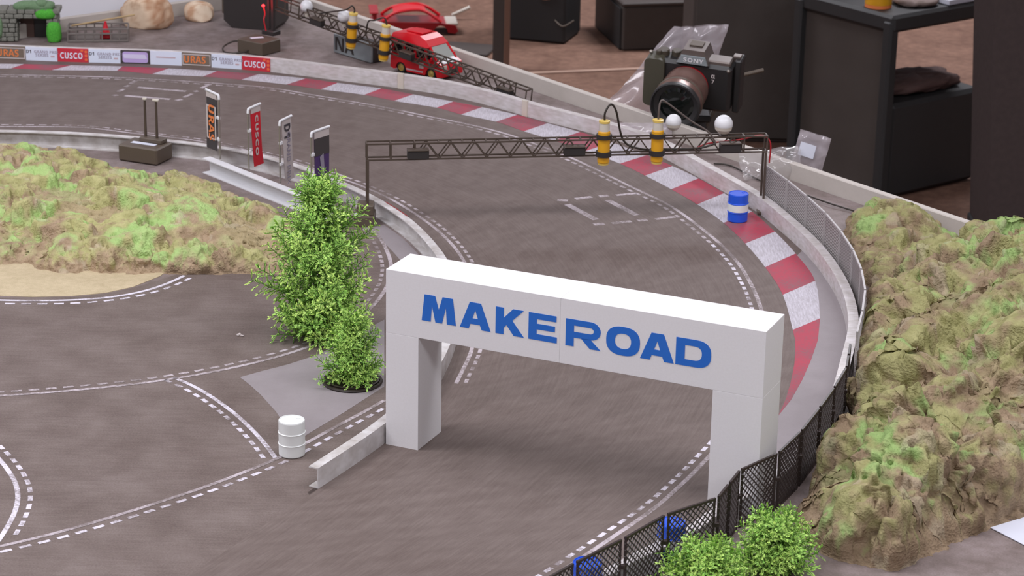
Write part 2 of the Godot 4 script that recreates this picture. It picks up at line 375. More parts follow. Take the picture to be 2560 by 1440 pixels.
func make_materials() -> void:
	var fine := noise_img(3, 0.35, 256, 256, 2)
	var mid := noise_img(4, 0.05, 256, 256, 4)
	var coarse := noise_img(5, 0.012, 256, 256, 5)
	# asphalt print of the road: long tyre streaks, grit and blotches
	var big_fine := noise_img(7, 0.42, 1024, 512, 2)
	var big_mid := noise_img(8, 0.014, 1024, 512, 4)
	var streak := stretch(9, 0.16, 24, 512, 1024, 512)
	var streak2 := stretch(10, 0.3, 90, 512, 1024, 512)
	var road := blend_tex(ROAD_DARK, ROAD_LIGHT, [[big_fine, 0.30], [big_mid, 0.28], [streak, 0.24], [streak2, 0.18]], 1024, 512, 1.4)
	M.road = textured(road, 1.0, 0.62, 0.35, false)
	var field := blend_tex(ROAD_DARK, ROAD_LIGHT, [[noise_img(21, 0.4, 512, 512, 2), 0.42], [noise_img(22, 0.012, 512, 512, 4), 0.38], [stretch(23, 0.2, 40, 512, 512, 512), 0.20]], 512, 512, 1.6, 0.04)
	M.road_field = textured(field, 0.42, 0.62, 0.35)
	M.board = textured(blend_tex(ROAD_DARK.lerp(ROAD_LIGHT, 0.5), Color(0.57, 0.52, 0.515), [[fine, 0.3], [mid, 0.3], [coarse, 0.4]], 256, 256, 1.6), 0.2, 0.6, 0.35)
	M.apron = textured(blend_tex(Color(0.535, 0.505, 0.51), Color(0.59, 0.56, 0.57), [[fine, 0.4], [mid, 0.2], [coarse, 0.4]]), 0.13, 0.6, 0.35)
	var wear := noise_img(12, 0.09, 512, 512, 5)
	var grit := noise_img(13, 0.5, 512, 512, 1)
	M.paint = textured(blend_tex(Color(0.50, 0.46, 0.46), Color(0.84, 0.82, 0.86), [[wear, 0.40], [coarse_up(coarse), 0.45], [grit, 0.15]], 512, 512, 3.4, 0.30), 0.19, 0.6, 0.35)
	M.paint_worn = textured(blend_tex(Color(0.47, 0.43, 0.42), Color(0.74, 0.70, 0.72), [[wear, 0.40], [coarse_up(coarse), 0.42], [grit, 0.18]], 512, 512, 3.2, 0.08), 0.21, 0.6, 0.35)
	var scratch := stretch(14, 0.1, 512, 60, 512, 512)
	M.kerb_white = textured(blend_tex(Color(0.61, 0.585, 0.605), Color(0.79, 0.775, 0.81), [[wear, 0.35], [scratch, 0.57], [grit, 0.08]], 512, 512, 1.3, 0.12), 0.14, 0.6, 0.35)
	M.kerb_red = textured(blend_tex(Color(0.50, 0.355, 0.375), Color(0.665, 0.245, 0.315), [[wear, 0.45], [coarse_up(coarse), 0.47], [grit, 0.08]], 512, 512, 2.2, 0.10), 0.22, 0.6, 0.35)
	M.sand = textured(blend_tex(Color(0.67, 0.61, 0.49), Color(0.79, 0.73, 0.61), [[fine, 0.5], [mid, 0.3], [coarse, 0.2]], 256, 256, 1.6), 0.12, 0.8, 0.3)
	# barrier plastic, scuffed
	var chips := noise_img(15, 0.02, 512, 512, 4)
	M.barrier = textured(blend_tex(Color(0.66, 0.63, 0.61), Color(0.84, 0.83, 0.83), [[wear, 0.2], [chips, 0.8]], 512, 512, 1.6, 0.18), 0.30, 0.38, 0.5)
	M.barrier_outer = textured(blend_tex(Color(0.66, 0.63, 0.60), Color(0.90, 0.88, 0.90), [[stretch(17, 0.09, 160, 512, 512, 512), 0.55], [chips, 0.45]], 512, 512, 1.0, 0.0), 0.22, 0.42, 0.5)
	M.white_plastic = mat(Color(0.86, 0.86, 0.87), 0.35)
	M.foam = textured(blend_tex(Color(0.86, 0.85, 0.85), Color(0.90, 0.895, 0.90), [[fine, 0.5], [mid, 0.5]]), 0.03, 0.75, 0.3)
	M.blue_print = mat(Color(0.125, 0.41, 0.77), 0.5)
	M.black = mat(Color(0.14, 0.135, 0.13), 0.5)
	M.truss = mat(Color(0.29, 0.245, 0.21), 0.42)
	M.base_box = mat(Color(0.34, 0.295, 0.25), 0.5)
	M.mesh_black = mat(Color(0.205, 0.165, 0.155), 0.4)
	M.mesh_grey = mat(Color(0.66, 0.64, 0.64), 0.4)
	M.rail = textured(blend_tex(Color(0.71, 0.68, 0.65), Color(0.79, 0.76, 0.73), [[fine, 0.3], [mid, 0.4], [coarse, 0.3]]), 0.25, 0.6, 0.4)
	M.chrome = mat(Color(0.62, 0.60, 0.57), 0.35, 0.7)
	M.yellow = mat(Color(0.85, 0.62, 0.13), 0.3)
	M.yellow_pale = mat(Color(0.88, 0.76, 0.40), 0.3)
	M.clear_cap = mat(Color(0.80, 0.77, 0.72), 0.2)
	M.cable = mat(Color(0.17, 0.14, 0.11), 0.5)
	M.red_cable = mat(Color(0.70, 0.12, 0.16), 0.4)
	M.red = mat(Color(0.82, 0.07, 0.13), 0.28)
	M.red_dark = mat(Color(0.62, 0.05, 0.10), 0.3)
	M.red_flag = mat(Color(0.78, 0.10, 0.17), 0.7)
	M.white_flag = mat(Color(0.76, 0.72, 0.71), 0.7)
	M.dark_flag = mat(Color(0.25, 0.23, 0.23), 0.7)
	M.purple_flag = mat(Color(0.28, 0.19, 0.38), 0.7)
	M.orange = mat(Color(0.88, 0.50, 0.27), 0.6)
	M.ink = mat(Color(0.25, 0.23, 0.25), 0.7)
	M.ink_pale = mat(Color(0.55, 0.52, 0.58), 0.7)
	M.sticker_white = mat(Color(0.86, 0.89, 0.95), 0.4)
	M.sticker_brown = mat(Color(0.46, 0.41, 0.36), 0.45)
	M.sticker_red = mat(Color(0.78, 0.20, 0.26), 0.4)
	M.sticker_orange = mat(Color(0.90, 0.42, 0.25), 0.4)
	M.lilac = mat(Color(0.74, 0.66, 0.86), 0.4)
	M.lilac_white = mat(Color(0.84, 0.82, 0.93), 0.4)
	M.grey_text = mat(Color(0.62, 0.60, 0.66), 0.6)
	M.pink_text = mat(Color(0.78, 0.68, 0.70), 0.6)
	M.barrel_white = mat(Color(0.88, 0.89, 0.88), 0.4)
	M.barrel_blue = mat(Color(0.11, 0.33, 0.83), 0.35)
	M.leaf = mat(Color(0.36, 0.63, 0.16), 0.55, 0.0, 0.3)
	M.leaf.vertex_color_use_as_albedo = true
	M.leaf.albedo_color = Color.WHITE
	M.leaf.backlight_enabled = true
	M.leaf.backlight = Color(0.30, 0.42, 0.12)
	M.stem = mat(Color(0.25, 0.40, 0.13), 0.6)
	M.wood_stem = mat(Color(0.23, 0.30, 0.14), 0.7)
	M.rock = mat(Color.WHITE, 0.92, 0.0, 0.2)
	M.rock.vertex_color_use_as_albedo = true
	var pits := FastNoiseLite.new()
	pits.seed = 77
	pits.noise_type = FastNoiseLite.TYPE_CELLULAR
	pits.frequency = 0.06
	pits.fractal_octaves = 2
	var pim := pits.get_seamless_image(512, 512)
	pim.convert(Image.FORMAT_RGBA8)
	pim.bump_map_to_normal_map(8.0)
	M.rock.normal_enabled = true
	M.rock.normal_texture = ImageTexture.create_from_image(pim)
	M.rock.normal_scale = 1.1
	M.rock.uv1_triplanar = true
	M.rock.uv1_world_triplanar = true
	M.rock.uv1_scale = Vector3.ONE / 0.09
	M.dial = mat(Color(0.28, 0.25, 0.21), 0.35)
	M.camera_body = mat(Color(0.155, 0.15, 0.15), 0.42)
	M.camera_grip = mat(Color(0.27, 0.26, 0.21), 0.5)
	M.camera_top = mat(Color(0.42, 0.38, 0.36), 0.35, 0.3)
	M.lens_barrel = mat(Color(0.52, 0.40, 0.365), 0.28, 0.4)
	M.lens_glass = mat(Color(0.03, 0.06, 0.05), 0.05)
	M.film = mat(Color(0.86, 0.82, 0.84, 0.30), 0.12)
	M.film.transparency = BaseMaterial3D.TRANSPARENCY_ALPHA
	M.film_thin = mat(Color(0.80, 0.78, 0.78, 0.24), 0.1)
	M.film_thin.transparency = BaseMaterial3D.TRANSPARENCY_ALPHA
	M.window = mat(Color(0.12, 0.10, 0.10), 0.08)
	M.windscreen = mat(Color(0.74, 0.76, 0.74), 0.08, 0.3)  # pale colour carries a white highlight painted onto the glass
	M.gold = mat(Color(0.78, 0.68, 0.38), 0.3, 0.6)
	M.tyre = mat(Color(0.09, 0.085, 0.085), 0.7)
	M.box_grey = mat(Color(0.53, 0.56, 0.57), 0.5)
	M.stone = textured(blend_tex(Color(0.38, 0.38, 0.35), Color(0.56, 0.56, 0.52), [[fine, 0.3], [mid, 0.7]]), 0.05, 0.85)
	M.moss = textured(blend_tex(Color(0.20, 0.48, 0.14), Color(0.38, 0.80, 0.25), [[fine, 0.4], [mid, 0.6]]), 0.04, 0.85)
	M.dull_moss = textured(blend_tex(Color(0.34, 0.46, 0.32), Color(0.50, 0.60, 0.47), [[fine, 0.4], [mid, 0.6]]), 0.04, 0.85)
	M.tan_rock = mat(Color.WHITE, 0.7, 0.0, 0.3)
	M.tan_rock.vertex_color_use_as_albedo = true
	M.crate = mat(Color(0.45, 0.42, 0.40), 0.6)
	M.stick = mat(Color(0.70, 0.60, 0.44), 0.7)
	M.room_floor = textured(blend_tex(Color(0.40, 0.30, 0.255), Color(0.54, 0.42, 0.36), [[fine, 0.35], [mid, 0.35], [coarse, 0.3]], 256, 256, 1.8), 0.35, 0.75, 0.3)
	M.room_wall = mat(Color(0.94, 0.94, 0.965), 0.85, 0.0, 0.3)
	M.room_ceiling = mat(Color(0.85, 0.85, 0.85), 0.9, 0.0, 0.3)
	M.dark_cabinet = textured(blend_tex(Color(0.255, 0.23, 0.215), Color(0.295, 0.27, 0.255), [[fine, 0.5], [coarse, 0.5]]), 0.2, 0.6, 0.4)
	M.dark_frame = mat(Color(0.155, 0.157, 0.16), 0.55)
	M.dark_cloth = textured(blend_tex(Color(0.255, 0.225, 0.22), Color(0.305, 0.265, 0.26), [[fine, 0.4], [mid, 0.6]]), 0.2, 0.9, 0.2)
	M.post_wood = mat(Color(0.45, 0.33, 0.27), 0.6)
	M.post_dark = mat(Color(0.27, 0.24, 0.225), 0.6)
	M.shelf_tan = mat(Color(0.60, 0.47, 0.40), 0.7)
	M.shelf_olive = mat(Color(0.40, 0.34, 0.27), 0.7)
	M.paper = mat(Color(0.84, 0.85, 0.90), 0.7)
	M.lamp_body = mat(Color(0.185, 0.17, 0.165), 0.45)
	M.brown = mat(Color(0.34, 0.25, 0.22), 0.7)

func coarse_up(src: PackedByteArray) -> PackedByteArray:   # 256 -> 512
	var im := Image.create_from_data(256, 256, false, Image.FORMAT_L8, src)
	im.resize(512, 512, Image.INTERPOLATE_CUBIC)
	return im.get_data()

# ------------------------------------------------------------------ the scene
func _ready() -> void:
	rng.seed = 20240
	# camera
	var cam := Camera3D.new()
	cam.name = "camera"
	cam.fov = 13.518
	cam.near = 0.05
	cam.far = 60.0
	var lens := CameraAttributesPhysical.new()
	lens.frustum_focal_length = 101.25
	lens.frustum_focus_distance = 2.40
	lens.frustum_near = 0.05
	lens.frustum_far = 60.0
	lens.exposure_aperture = 30.0
	cam.attributes = lens
	cam.fov = 13.518
	cam.position = Vector3(0, 0.9, 0)
	cam.basis = Basis(Vector3.RIGHT, -0.337322) * Basis(Vector3.BACK, 0.019517)
	add_child(cam)
	cam.make_current()
	# environment and exposure
	var env := Environment.new()
	env.background_mode = Environment.BG_COLOR
	env.background_color = Color(0.02, 0.02, 0.02)
	env.tonemap_mode = Environment.TONE_MAPPER_LINEAR
	env.tonemap_exposure = EXPOSURE
	env.sdfgi_enabled = true
	env.ssao_enabled = true
	env.ssil_enabled = true
	var we := WorldEnvironment.new()
	we.name = "environment"
	we.environment = env
	add_child(we)
	make_materials()
	# ceiling panels: the room's lamps above and left, plus added unseen fill panels
	for p in PANELS:
		ceiling_and_fill_light(p)
	build_room()
	build_track()
	build_barriers()
	build_arch()
	build_mounds()
	build_fences()
	build_plants()
	build_gantries()
	build_flags()
	build_small_things()
	build_board_back()
	build_camera()
	build_bags()
	build_floor_things()

func ceiling_and_fill_light(p: Dictionary) -> void:
	var o := thing("ceiling_and_fill_light", p.label, "light", p.at)
	part("frame", boxm(Vector3(p.size.x + 0.05, 0.03, p.size.y + 0.05), 0.004, Vector3(0, -0.015, 0)), mat(Color(0.85, 0.85, 0.85), 0.5), o)
	var glow := mat(Color(0.95, 0.95, 0.95), 0.5)
	glow.emission_enabled = true
	glow.emission = p.tint
	glow.emission_energy_multiplier = 2.0
	part("diffuser", boxm(Vector3(p.size.x, 0.006, p.size.y), 0.0, Vector3(0, -0.033, 0)), glow, o)
	var l := AreaLight3D.new()
	l.name = "lamp"
	l.area_size = p.size
	l.light_color = p.tint
	l.light_energy = p.energy
	l.area_range = 14.0
	l.shadow_enabled = true
	o.add_child(l)
	l.position = Vector3(0, -0.04, 0)
	l.rotation.x = -PI / 2

func build_room() -> void:
	struct("floor", boxm(Vector3(10.4, 0.1, 12.4), 0.0, Vector3(0, FLOOR_Y - 0.05, -3.5)), M.room_floor)
	struct("ceiling", boxm(Vector3(10.4, 0.1, 12.4), 0.0, Vector3(0, 2.15, -3.5)), M.room_ceiling)
	struct("wall_left", boxm(Vector3(0.2, 2.6, 12.4), 0.0, Vector3(-5.1, 0.8, -3.5)), M.room_wall)
	struct("wall_right", boxm(Vector3(0.2, 2.6, 12.4), 0.0, Vector3(5.1, 0.8, -3.5)), M.room_wall)
	struct("wall_back", boxm(Vector3(10.4, 2.6, 0.2), 0.0, Vector3(0, 0.8, -9.6)), M.room_wall)
	struct("wall_front", boxm(Vector3(10.4, 2.6, 0.2), 0.0, Vector3(0, 0.8, 2.6)), M.room_wall)
	# the white partition right behind the board's far left edge
	var c := CORNER + E2 * 0.03 - E1 * 0.10
	struct("wall_partition", boxm(Vector3(3.0, 2.6, 0.1), 0.0, Vector3(1.5, 0.8, 0)), M.room_wall, Transform3D(Basis(E2, Vector3.UP, -E1), c))
	# pale seam between two lengths of floor covering
	struct("trim_1", boxm(Vector3(0.62, 0.004, 0.012), 0.001), mat(Color(0.74, 0.62, 0.55), 0.5), Transform3D(along(Vector3(0.245, 0, -0.06)), Vector3(0.25, FLOOR_Y + 0.002, -5.55)))

# ------------------------------------------------------------------ track
func ruled_road(a: Array, b: Array, y: float, n: int, cols: int, su: float, sv: float) -> ArrayMesh:
	var da := lengths(a)
	var db := lengths(b)
	var st := begin()
	st.set_smooth_group(1)
	for i in n:
		var p := []
		for k in 2:
			var t := float(i + k) / n
			p.append([at_len(a, da, t * da[-1]), at_len(b, db, t * db[-1]), t])
		for j in cols:
			var f0 := float(j) / cols
			var f1 := float(j + 1) / cols
			var q := [[p[0], f0], [p[0], f1], [p[1], f1], [p[0], f0], [p[1], f1], [p[1], f0]]
			for e in q:
				st.set_uv(Vector2(e[0][2] * su, e[1] * sv))
				st.add_vertex(g3(e[0][0].lerp(e[0][1], e[1]), y))
	return done(st)

func stripe(st: SurfaceTool, path: Array, off: float, w: float, y: float, s0 := -1.0, s1 := -1.0) -> void:
	st.set_smooth_group(-1)
	var d := lengths(path)
	if s0 < 0:
		s0 = 0.0
		s1 = d[-1]
	var n: int = max(1, int((s1 - s0) / 0.008))
	var prev := []
	for i in n + 1:
		var s: float = lerp(s0, s1, float(i) / n)
		var p := at_len(path, d, s)
		var t := (at_len(path, d, min(s + 0.004, d[-1])) - at_len(path, d, max(0.0, s - 0.004))).normalized()
		var l := Vector2(t.y, -t.x)
		var cur := [g3(p + l * (off - w / 2), y), g3(p + l * (off + w / 2), y)]
		if i > 0:
			quad(st, prev[0], prev[1], cur[1], cur[0])
		prev = cur

var far_dashes: SurfaceTool

func marking(parent: Node3D, flat: Array, dash_off: float, solid: Material, dashes: Material, dash := 0.0105, gap := 0.0066, w := 0.0046) -> void:
	var path := path_of(flat, 3)
	var d := lengths(path)
	var st := begin()
	stripe(st, path, 0.0, w, 0.00055, 0.0, d[-1])
	part("edge_line", done(st), solid, parent)
	var s := 0.0
	while s + dash < d[-1]:
		if at_len(path, d, s).y < -2.74:
			stripe(far_dashes, path, dash_off, w * 0.95, 0.00055, s, s + dash)   # far off: too small to pick apart
		else:
			st = begin()
			stripe(st, path, dash_off, w * 0.95, 0.00055, s, s + dash)
			part("dash", done(st), dashes, parent)
		s += dash + gap

func build_track() -> void:
	var t := thing("race_track", "grey-brown printed asphalt race track board with pale wooden edge rails", "race track")
	# board, legs and edge rails
	var bx := Basis(E1, Vector3.UP, E1.cross(Vector3.UP))
	var w1 := 2.9
	var w2 := 1.9
	var mid := CORNER + E1 * w1 / 2 + E2 * w2 / 2
	part("board", boxm(Vector3(w1, 0.04, w2), 0.002, Vector3(0, -0.02, 0)), M.board, t, Transform3D(bx, mid))
	for s in [Vector2(0.1, 0.1), Vector2(w1 - 0.1, 0.1), Vector2(0.1, w2 - 0.1), Vector2(w1 - 0.1, w2 - 0.1)]:
		part("leg", boxm(Vector3(0.06, -FLOOR_Y - 0.04, 0.06), 0.003), M.post_dark, t, Transform3D(bx, CORNER + E1 * s.x + E2 * s.y + Vector3(0, (FLOOR_Y - 0.04) / 2, 0)))
	part("edge_rail", boxm(Vector3(w1, 0.062, 0.010), 0.0012), M.rail, t, Transform3D(bx, CORNER + E1 * w1 / 2 - E2 * 0.005 + Vector3(0, -0.009, 0)))
	part("edge_rail", boxm(Vector3(0.010, 0.062, w2), 0.0012), M.rail, t, Transform3D(bx, CORNER - E1 * 0.005 + E2 * w2 / 2 + Vector3(0, -0.009, 0)))
	# curved road between the two barriers, streaked along its length
	var ow := path_of(OUTER_WALL, 2)
	var iw := path_of(INNER_WALL, 2)
	var inner_road := []
	for p in iw:
		inner_road.append(p)
	inner_road.push_front(inner_road[0] + Vector2(-0.2, -0.004))
	for p in [Vector2(-0.192, -1.968), Vector2(-0.222, -1.908), Vector2(-0.262, -1.830), Vector2(-0.310, -1.740), Vector2(-0.36, -1.65)]:
		inner_road.append(p)
	part("road_surface", ruled_road(inner_road, ow, 0.0004, 90, 6, 5.2, 1.3), M.road, t)
	# the left roads, printed as one field
	var far_edge := [Vector2(-1.12, -2.46), Vector2(-0.75, -2.50), Vector2(-0.56, -2.500), Vector2(-0.46, -2.51), Vector2(-0.41, -2.55), Vector2(-0.37, -2.60), Vector2(-0.33, -2.70), Vector2(-0.25, -2.82), Vector2(-0.18, -2.80), Vector2(-0.13, -2.70), Vector2(-0.09, -2.60), Vector2(-0.075, -2.45), Vector2(-0.08, -2.33), Vector2(-0.11, -2.14), Vector2(-0.18, -2.0)]
	var near_edge := [Vector2(-1.12, -1.66), Vector2(-0.85, -1.64), Vector2(-0.60, -1.64), Vector2(-0.35, -1.64), Vector2(-0.10, -1.66)]
	part("road_surface", ruled_road(near_edge, far_edge, 0.0003, 60, 8, 3.0, 1.7), M.road_field, t)
	# plain apron prints
	var st := begin()
	slab(st, path_of(APRON, 1), 0.0, 0.0005)
	part("apron", done(st), M.apron, t)
	st = begin()
	stripe(st, iw, -0.027, 0.026, 0.00048, 0.66, 0.98)
	part("apron", done(st), M.apron, t)
	st = begin()
	var kt := Vector2(KERB_TAIL[0], KERB_TAIL[1])
	slab(st, apron_band(ow), 0.0, 0.0005)
	part("apron", done(st), M.apron, t)
	st = begin()
	slab(st, path_of(SAND, 1), 0.0, 0.0006)
	part("sand_patch", done(st), M.sand, t)
	# road markings
	far_dashes = begin()
	marking(t, OUTER_SOLID, -0.0100, M.paint_worn, M.paint)
	marking(t, INNER_SOLID, 0.0090, M.paint_worn, M.paint_worn, 0.0105, 0.0066, 0.0042)
	marking(t, LOOP_SOLID, -0.0105, M.paint, M.paint)
	marking(t, MID_SOLID, 0.0100, M.paint_worn, M.paint_worn)
	marking(t, BRANCH_SOLID, -0.0105, M.paint, M.paint)
	marking(t, LOW_SOLID, -0.0108, M.paint_worn, M.paint)
	marking(t, LEFT_ARC, 0.0110, M.paint, M.paint)
	part("far_dashes", done(far_dashes), M.paint_worn, t).set_meta("kind", "stuff")
	# two start boxes of broken lines
	start_box(t, [[Vector2(1405, 498), 0], [Vector2(1420, 505), 0]])
	# kerb blocks
	var cuts := []
	for i in range(0, KERB_CUTS.size(), 4):
		cuts.append([Vector2(KERB_CUTS[i], KERB_CUTS[i + 1]), Vector2(KERB_CUTS[i + 2], KERB_CUTS[i + 3])])
	for i in cuts.size() - 1:
		var a = cuts[i]
		var b = cuts[i + 1]
		var pa = cuts[max(i - 1, 0)]
		var pb = cuts[min(i + 2, cuts.size() - 1)]
		var poly := []
		for k in 5:
			poly.append(a[0].cubic_interpolate(b[0], pa[0], pb[0], k / 4.0))
		for k in range(4, -1, -1):
			poly.append(a[1].cubic_interpolate(b[1], pa[1], pb[1], k / 4.0))
		st = begin()
		slab(st, poly, 0.0, 0.0006)
		part("kerb_block", done(st), M.kerb_white if i % 2 == 0 else M.kerb_red, t)
	var last = cuts[-1]
	st = begin()
	slab(st, [last[0], Vector2(0.3015, -2.42), Vector2(0.2991, -2.393), Vector2(0.2934, -2.346), Vector2(0.2835, -2.2893), Vector2(0.2729, -2.2403), kt, Vector2(0.2799, -2.2459), Vector2(0.2969, -2.3011), Vector2(0.3121, -2.3585), Vector2(0.3259, -2.4185), last[1]], 0.0, 0.0006)
	part("kerb_block", done(st), M.kerb_red, t)

func apron_band(ow: Array) -> Array:
	# grey field between the kerb's tail and the outer barrier
	return [Vector2(0.342, -2.72), Vector2(0.360, -2.62), Vector2(0.3680, -2.52), Vector2(0.3620, -2.43), Vector2(0.348, -2.34), Vector2(0.330, -2.245), Vector2(0.304, -2.165), Vector2(0.270, -2.07), Vector2(0.245, -2.02), Vector2(0.225, -2.06), Vector2(0.240, -2.12), Vector2(0.262, -2.20), Vector2(0.290, -2.30), Vector2(0.312, -2.42), Vector2(0.335, -2.52), Vector2(0.343, -2.61), Vector2(0.333, -2.70)]

func start_box(t: Node3D, _unused) -> void:
	for seg in START_DASHES:
		var a := Vector2(seg[0], seg[1])
		var b := Vector2(seg[2], seg[3])
		var st := begin()
		var n := (b - a).normalized()
		var l: Vector2 = Vector2(n.y, -n.x) * seg[4] / 2
		slab(st, [a + l, b + l, b - l, a - l], 0.0, 0.00055)
		part("start_mark", done(st), M.paint_worn, t)

# ------------------------------------------------------------------ barriers
func channel(side: float, w := 0.010, h := WALL_H, t := 0.0013) -> Array:
	# C-section: the web stands on the path, flanges reach to one side
	return [Vector2(0, 0), Vector2(side * w, 0), Vector2(side * w, t), Vector2(side * t, t), Vector2(side * t, h - t), Vector2(side * w, h - t), Vector2(side * w, h), Vector2(0, h)]

func build_barriers() -> void:
	var ow := path_of(OUTER_WALL, 3)
	var o := thing("crash_barrier", "long scuffed white channel barrier curving round the outside of the road", "barrier")
	part("channel", sweepm(ow, channel(1.0, 0.011)), M.barrier_outer, o)
	# clips over the joints
	var d := lengths(ow)
	for s in [0.75, 0.98, 1.13]:
		var p := at_len(ow, d, s)
		var q := at_len(ow, d, s + 0.01)
		part("clip", boxm(Vector3(0.010, WALL_H + 0.003, 0.004), 0.0006), M.clear_cap, o, Transform3D(along(g3(q - p)), g3(p, (WALL_H + 0.003) / 2)))
	# sponsor boards stuck on its left end
	var kinds := ["uras", "d1", "cusco", "d1", "purple", "plain", "uras", "d1", "cusco"]
	var edges := [-15, 64, 142.5, 219, 297.5, 369.5, 448, 520.5, 596.5, 668]
	for i in kinds.size():
		var x0: float = -0.777 + 0.000617 * edges[i] + 0.0004
		var x1: float = -0.777 + 0.000617 * edges[i + 1] - 0.0004
		var a := on_wall(ow, x0)
		var b := on_wall(ow, x1)
		sponsor(o, kinds[i], a, b)
	var iw := path_of(INNER_WALL, 3)
	iw.push_front(iw[0] + Vector2(-0.16, 0.0))
	var n := thing("crash_barrier", "white channel barrier lining the inside of the bend and passing under the arch", "barrier")
	part("channel", sweepm(iw, channel(-1.0)), M.barrier, n)
	part("red_stripe", red_edge(iw), M.red_dark, n)
	var fb := thing("crash_barrier", "short straight white channel barrier that the four banner flags stand on", "barrier")
	part("channel", sweepm([Vector2(-0.3905, -2.9965), Vector2(-0.30, -2.893), Vector2(-0.2090, -2.789)], channel(-1.0, 0.012, 0.020)), M.white_plastic, fb)

func red_edge(iw: Array) -> ArrayMesh:
	var st := begin()
	var d := lengths(iw)
	var s0 := 0.795
	for i in 8:
		var p := at_len(iw, d, s0 + i * 0.008)
		var q := at_len(iw, d, s0 + (i + 1) * 0.008)
		var l := Vector2((q - p).y, -(q - p).x).normalized() * 0.0008
		var o := Vector2.ZERO
		quad(st, g3(p + l + o, 0.002), g3(q + l + o, 0.002), g3(q + l + o, WALL_H + 0.0004), g3(p + l + o, WALL_H + 0.0004))
		quad(st, g3(p + l, WALL_H + 0.0004), g3(q + l, WALL_H + 0.0004), g3(q - l, WALL_H + 0.0004), g3(p - l, WALL_H + 0.0004))
	return done(st)

func on_wall(path: Array, x: float) -> Vector2:
	for i in path.size() - 1:
		if path[i].x <= x and path[i + 1].x > x:
			return path[i].lerp(path[i + 1], (x - path[i].x) / (path[i + 1].x - path[i].x))
	return path[0] + (path[1] - path[0]).normalized() * ((x - path[0].x))

func sponsor(parent: Node3D, kind: String, a: Vector2, b: Vector2) -> void:
	var dir := g3(b - a).normalized()
	var basis := Basis(dir, Vector3.UP, dir.cross(Vector3.UP))
	var w := a.distance_to(b)
	var h := 0.0212
	var at := g3((a + b) / 2, h / 2) + basis.z * 0.0008
	var bg: Material = {"uras": M.sticker_brown, "d1": M.sticker_white, "cusco": M.sticker_red, "purple": M.dark_flag, "plain": M.sticker_white}[kind]
	var p := part("sponsor_board", boxm(Vector3(w, h, 0.0010), 0.0003), bg, parent, Transform3D(basis, at))
	match kind:
		"uras":
			var st := begin()
			ring_plate(st, rounded(w * 0.97, h * 0.80, 0.0006), rounded(w * 0.91, h * 0.66, 0.0004), 0.0002)
			part("border", done(st), M.white_flag, p, Transform3D(Basis.IDENTITY, Vector3(0, 0, 0.00055)))
			part("lettering", words("URAS", 0.0105), M.orange, p, Transform3D(Basis.from_scale(Vector3(0.95, 1, 1)), Vector3(-w * 0.06, 0, 0.0006)))
		"d1":
			part("lettering", words("D1", 0.0052), M.ink, p, Transform3D(Basis.IDENTITY, Vector3(-w * 0.40, 0.0035, 0.0006)))
			part("lettering", words("GRAND PRIX", 0.0036), M.grey_text, p, Transform3D(Basis.from_scale(Vector3(0.98, 0.9, 1)), Vector3(w * 0.155, 0.0035, 0.0006)))
			part("lettering", words("SERIES", 0.0021), M.grey_text, p, Transform3D(Basis.IDENTITY, Vector3(w * 0.02, -0.0015, 0.0006)))
			part("emblem", platem(rounded(0.006, 0.0024, 0.0008), 0.0002), M.pink_text, p, Transform3D(Basis.IDENTITY, Vector3(w * 0.36, -0.003, 0.0006)))
		"cusco":
			part("lettering", words("CUSCO", 0.0092), M.sticker_white, p, Transform3D(Basis.from_scale(Vector3(0.84, 1, 1)), Vector3(-w * 0.05, -0.0008, 0.0006)))
			for k in 3:
				part("flame", platem(rounded(0.0042, 0.0042, 0.0015), 0.0002), M.sticker_orange, p, Transform3D(Basis(Vector3.BACK, 0.5), Vector3(w * 0.43, 0.006 - k * 0.006, 0.0006)))
			part("flame", platem(rounded(0.0042, 0.0030, 0.0013), 0.0002), M.sticker_orange, p, Transform3D(Basis.IDENTITY, Vector3(w * 0.30, 0.0076, 0.0006)))
		"purple":
			part("panel", platem(rounded(w * 0.88, h * 0.78, 0.0035), 0.0002), M.lilac, p, Transform3D(Basis.IDENTITY, Vector3(0, 0, 0.0006)))
			part("lettering", platem([Vector2(-0.017, -0.003), Vector2(0.018, -0.0034), Vector2(0.015, 0.0035), Vector2(-0.018, 0.0035)], 0.0002), M.lilac_white, p, Transform3D(Basis.IDENTITY, Vector3(0, 0.001, 0.0009)))
		"plain":
			part("lettering", platem(rounded(w * 0.62, 0.0016, 0.0006), 0.0002), M.pink_text, p, Transform3D(Basis.IDENTITY, Vector3(0, 0.0015, 0.0006)))

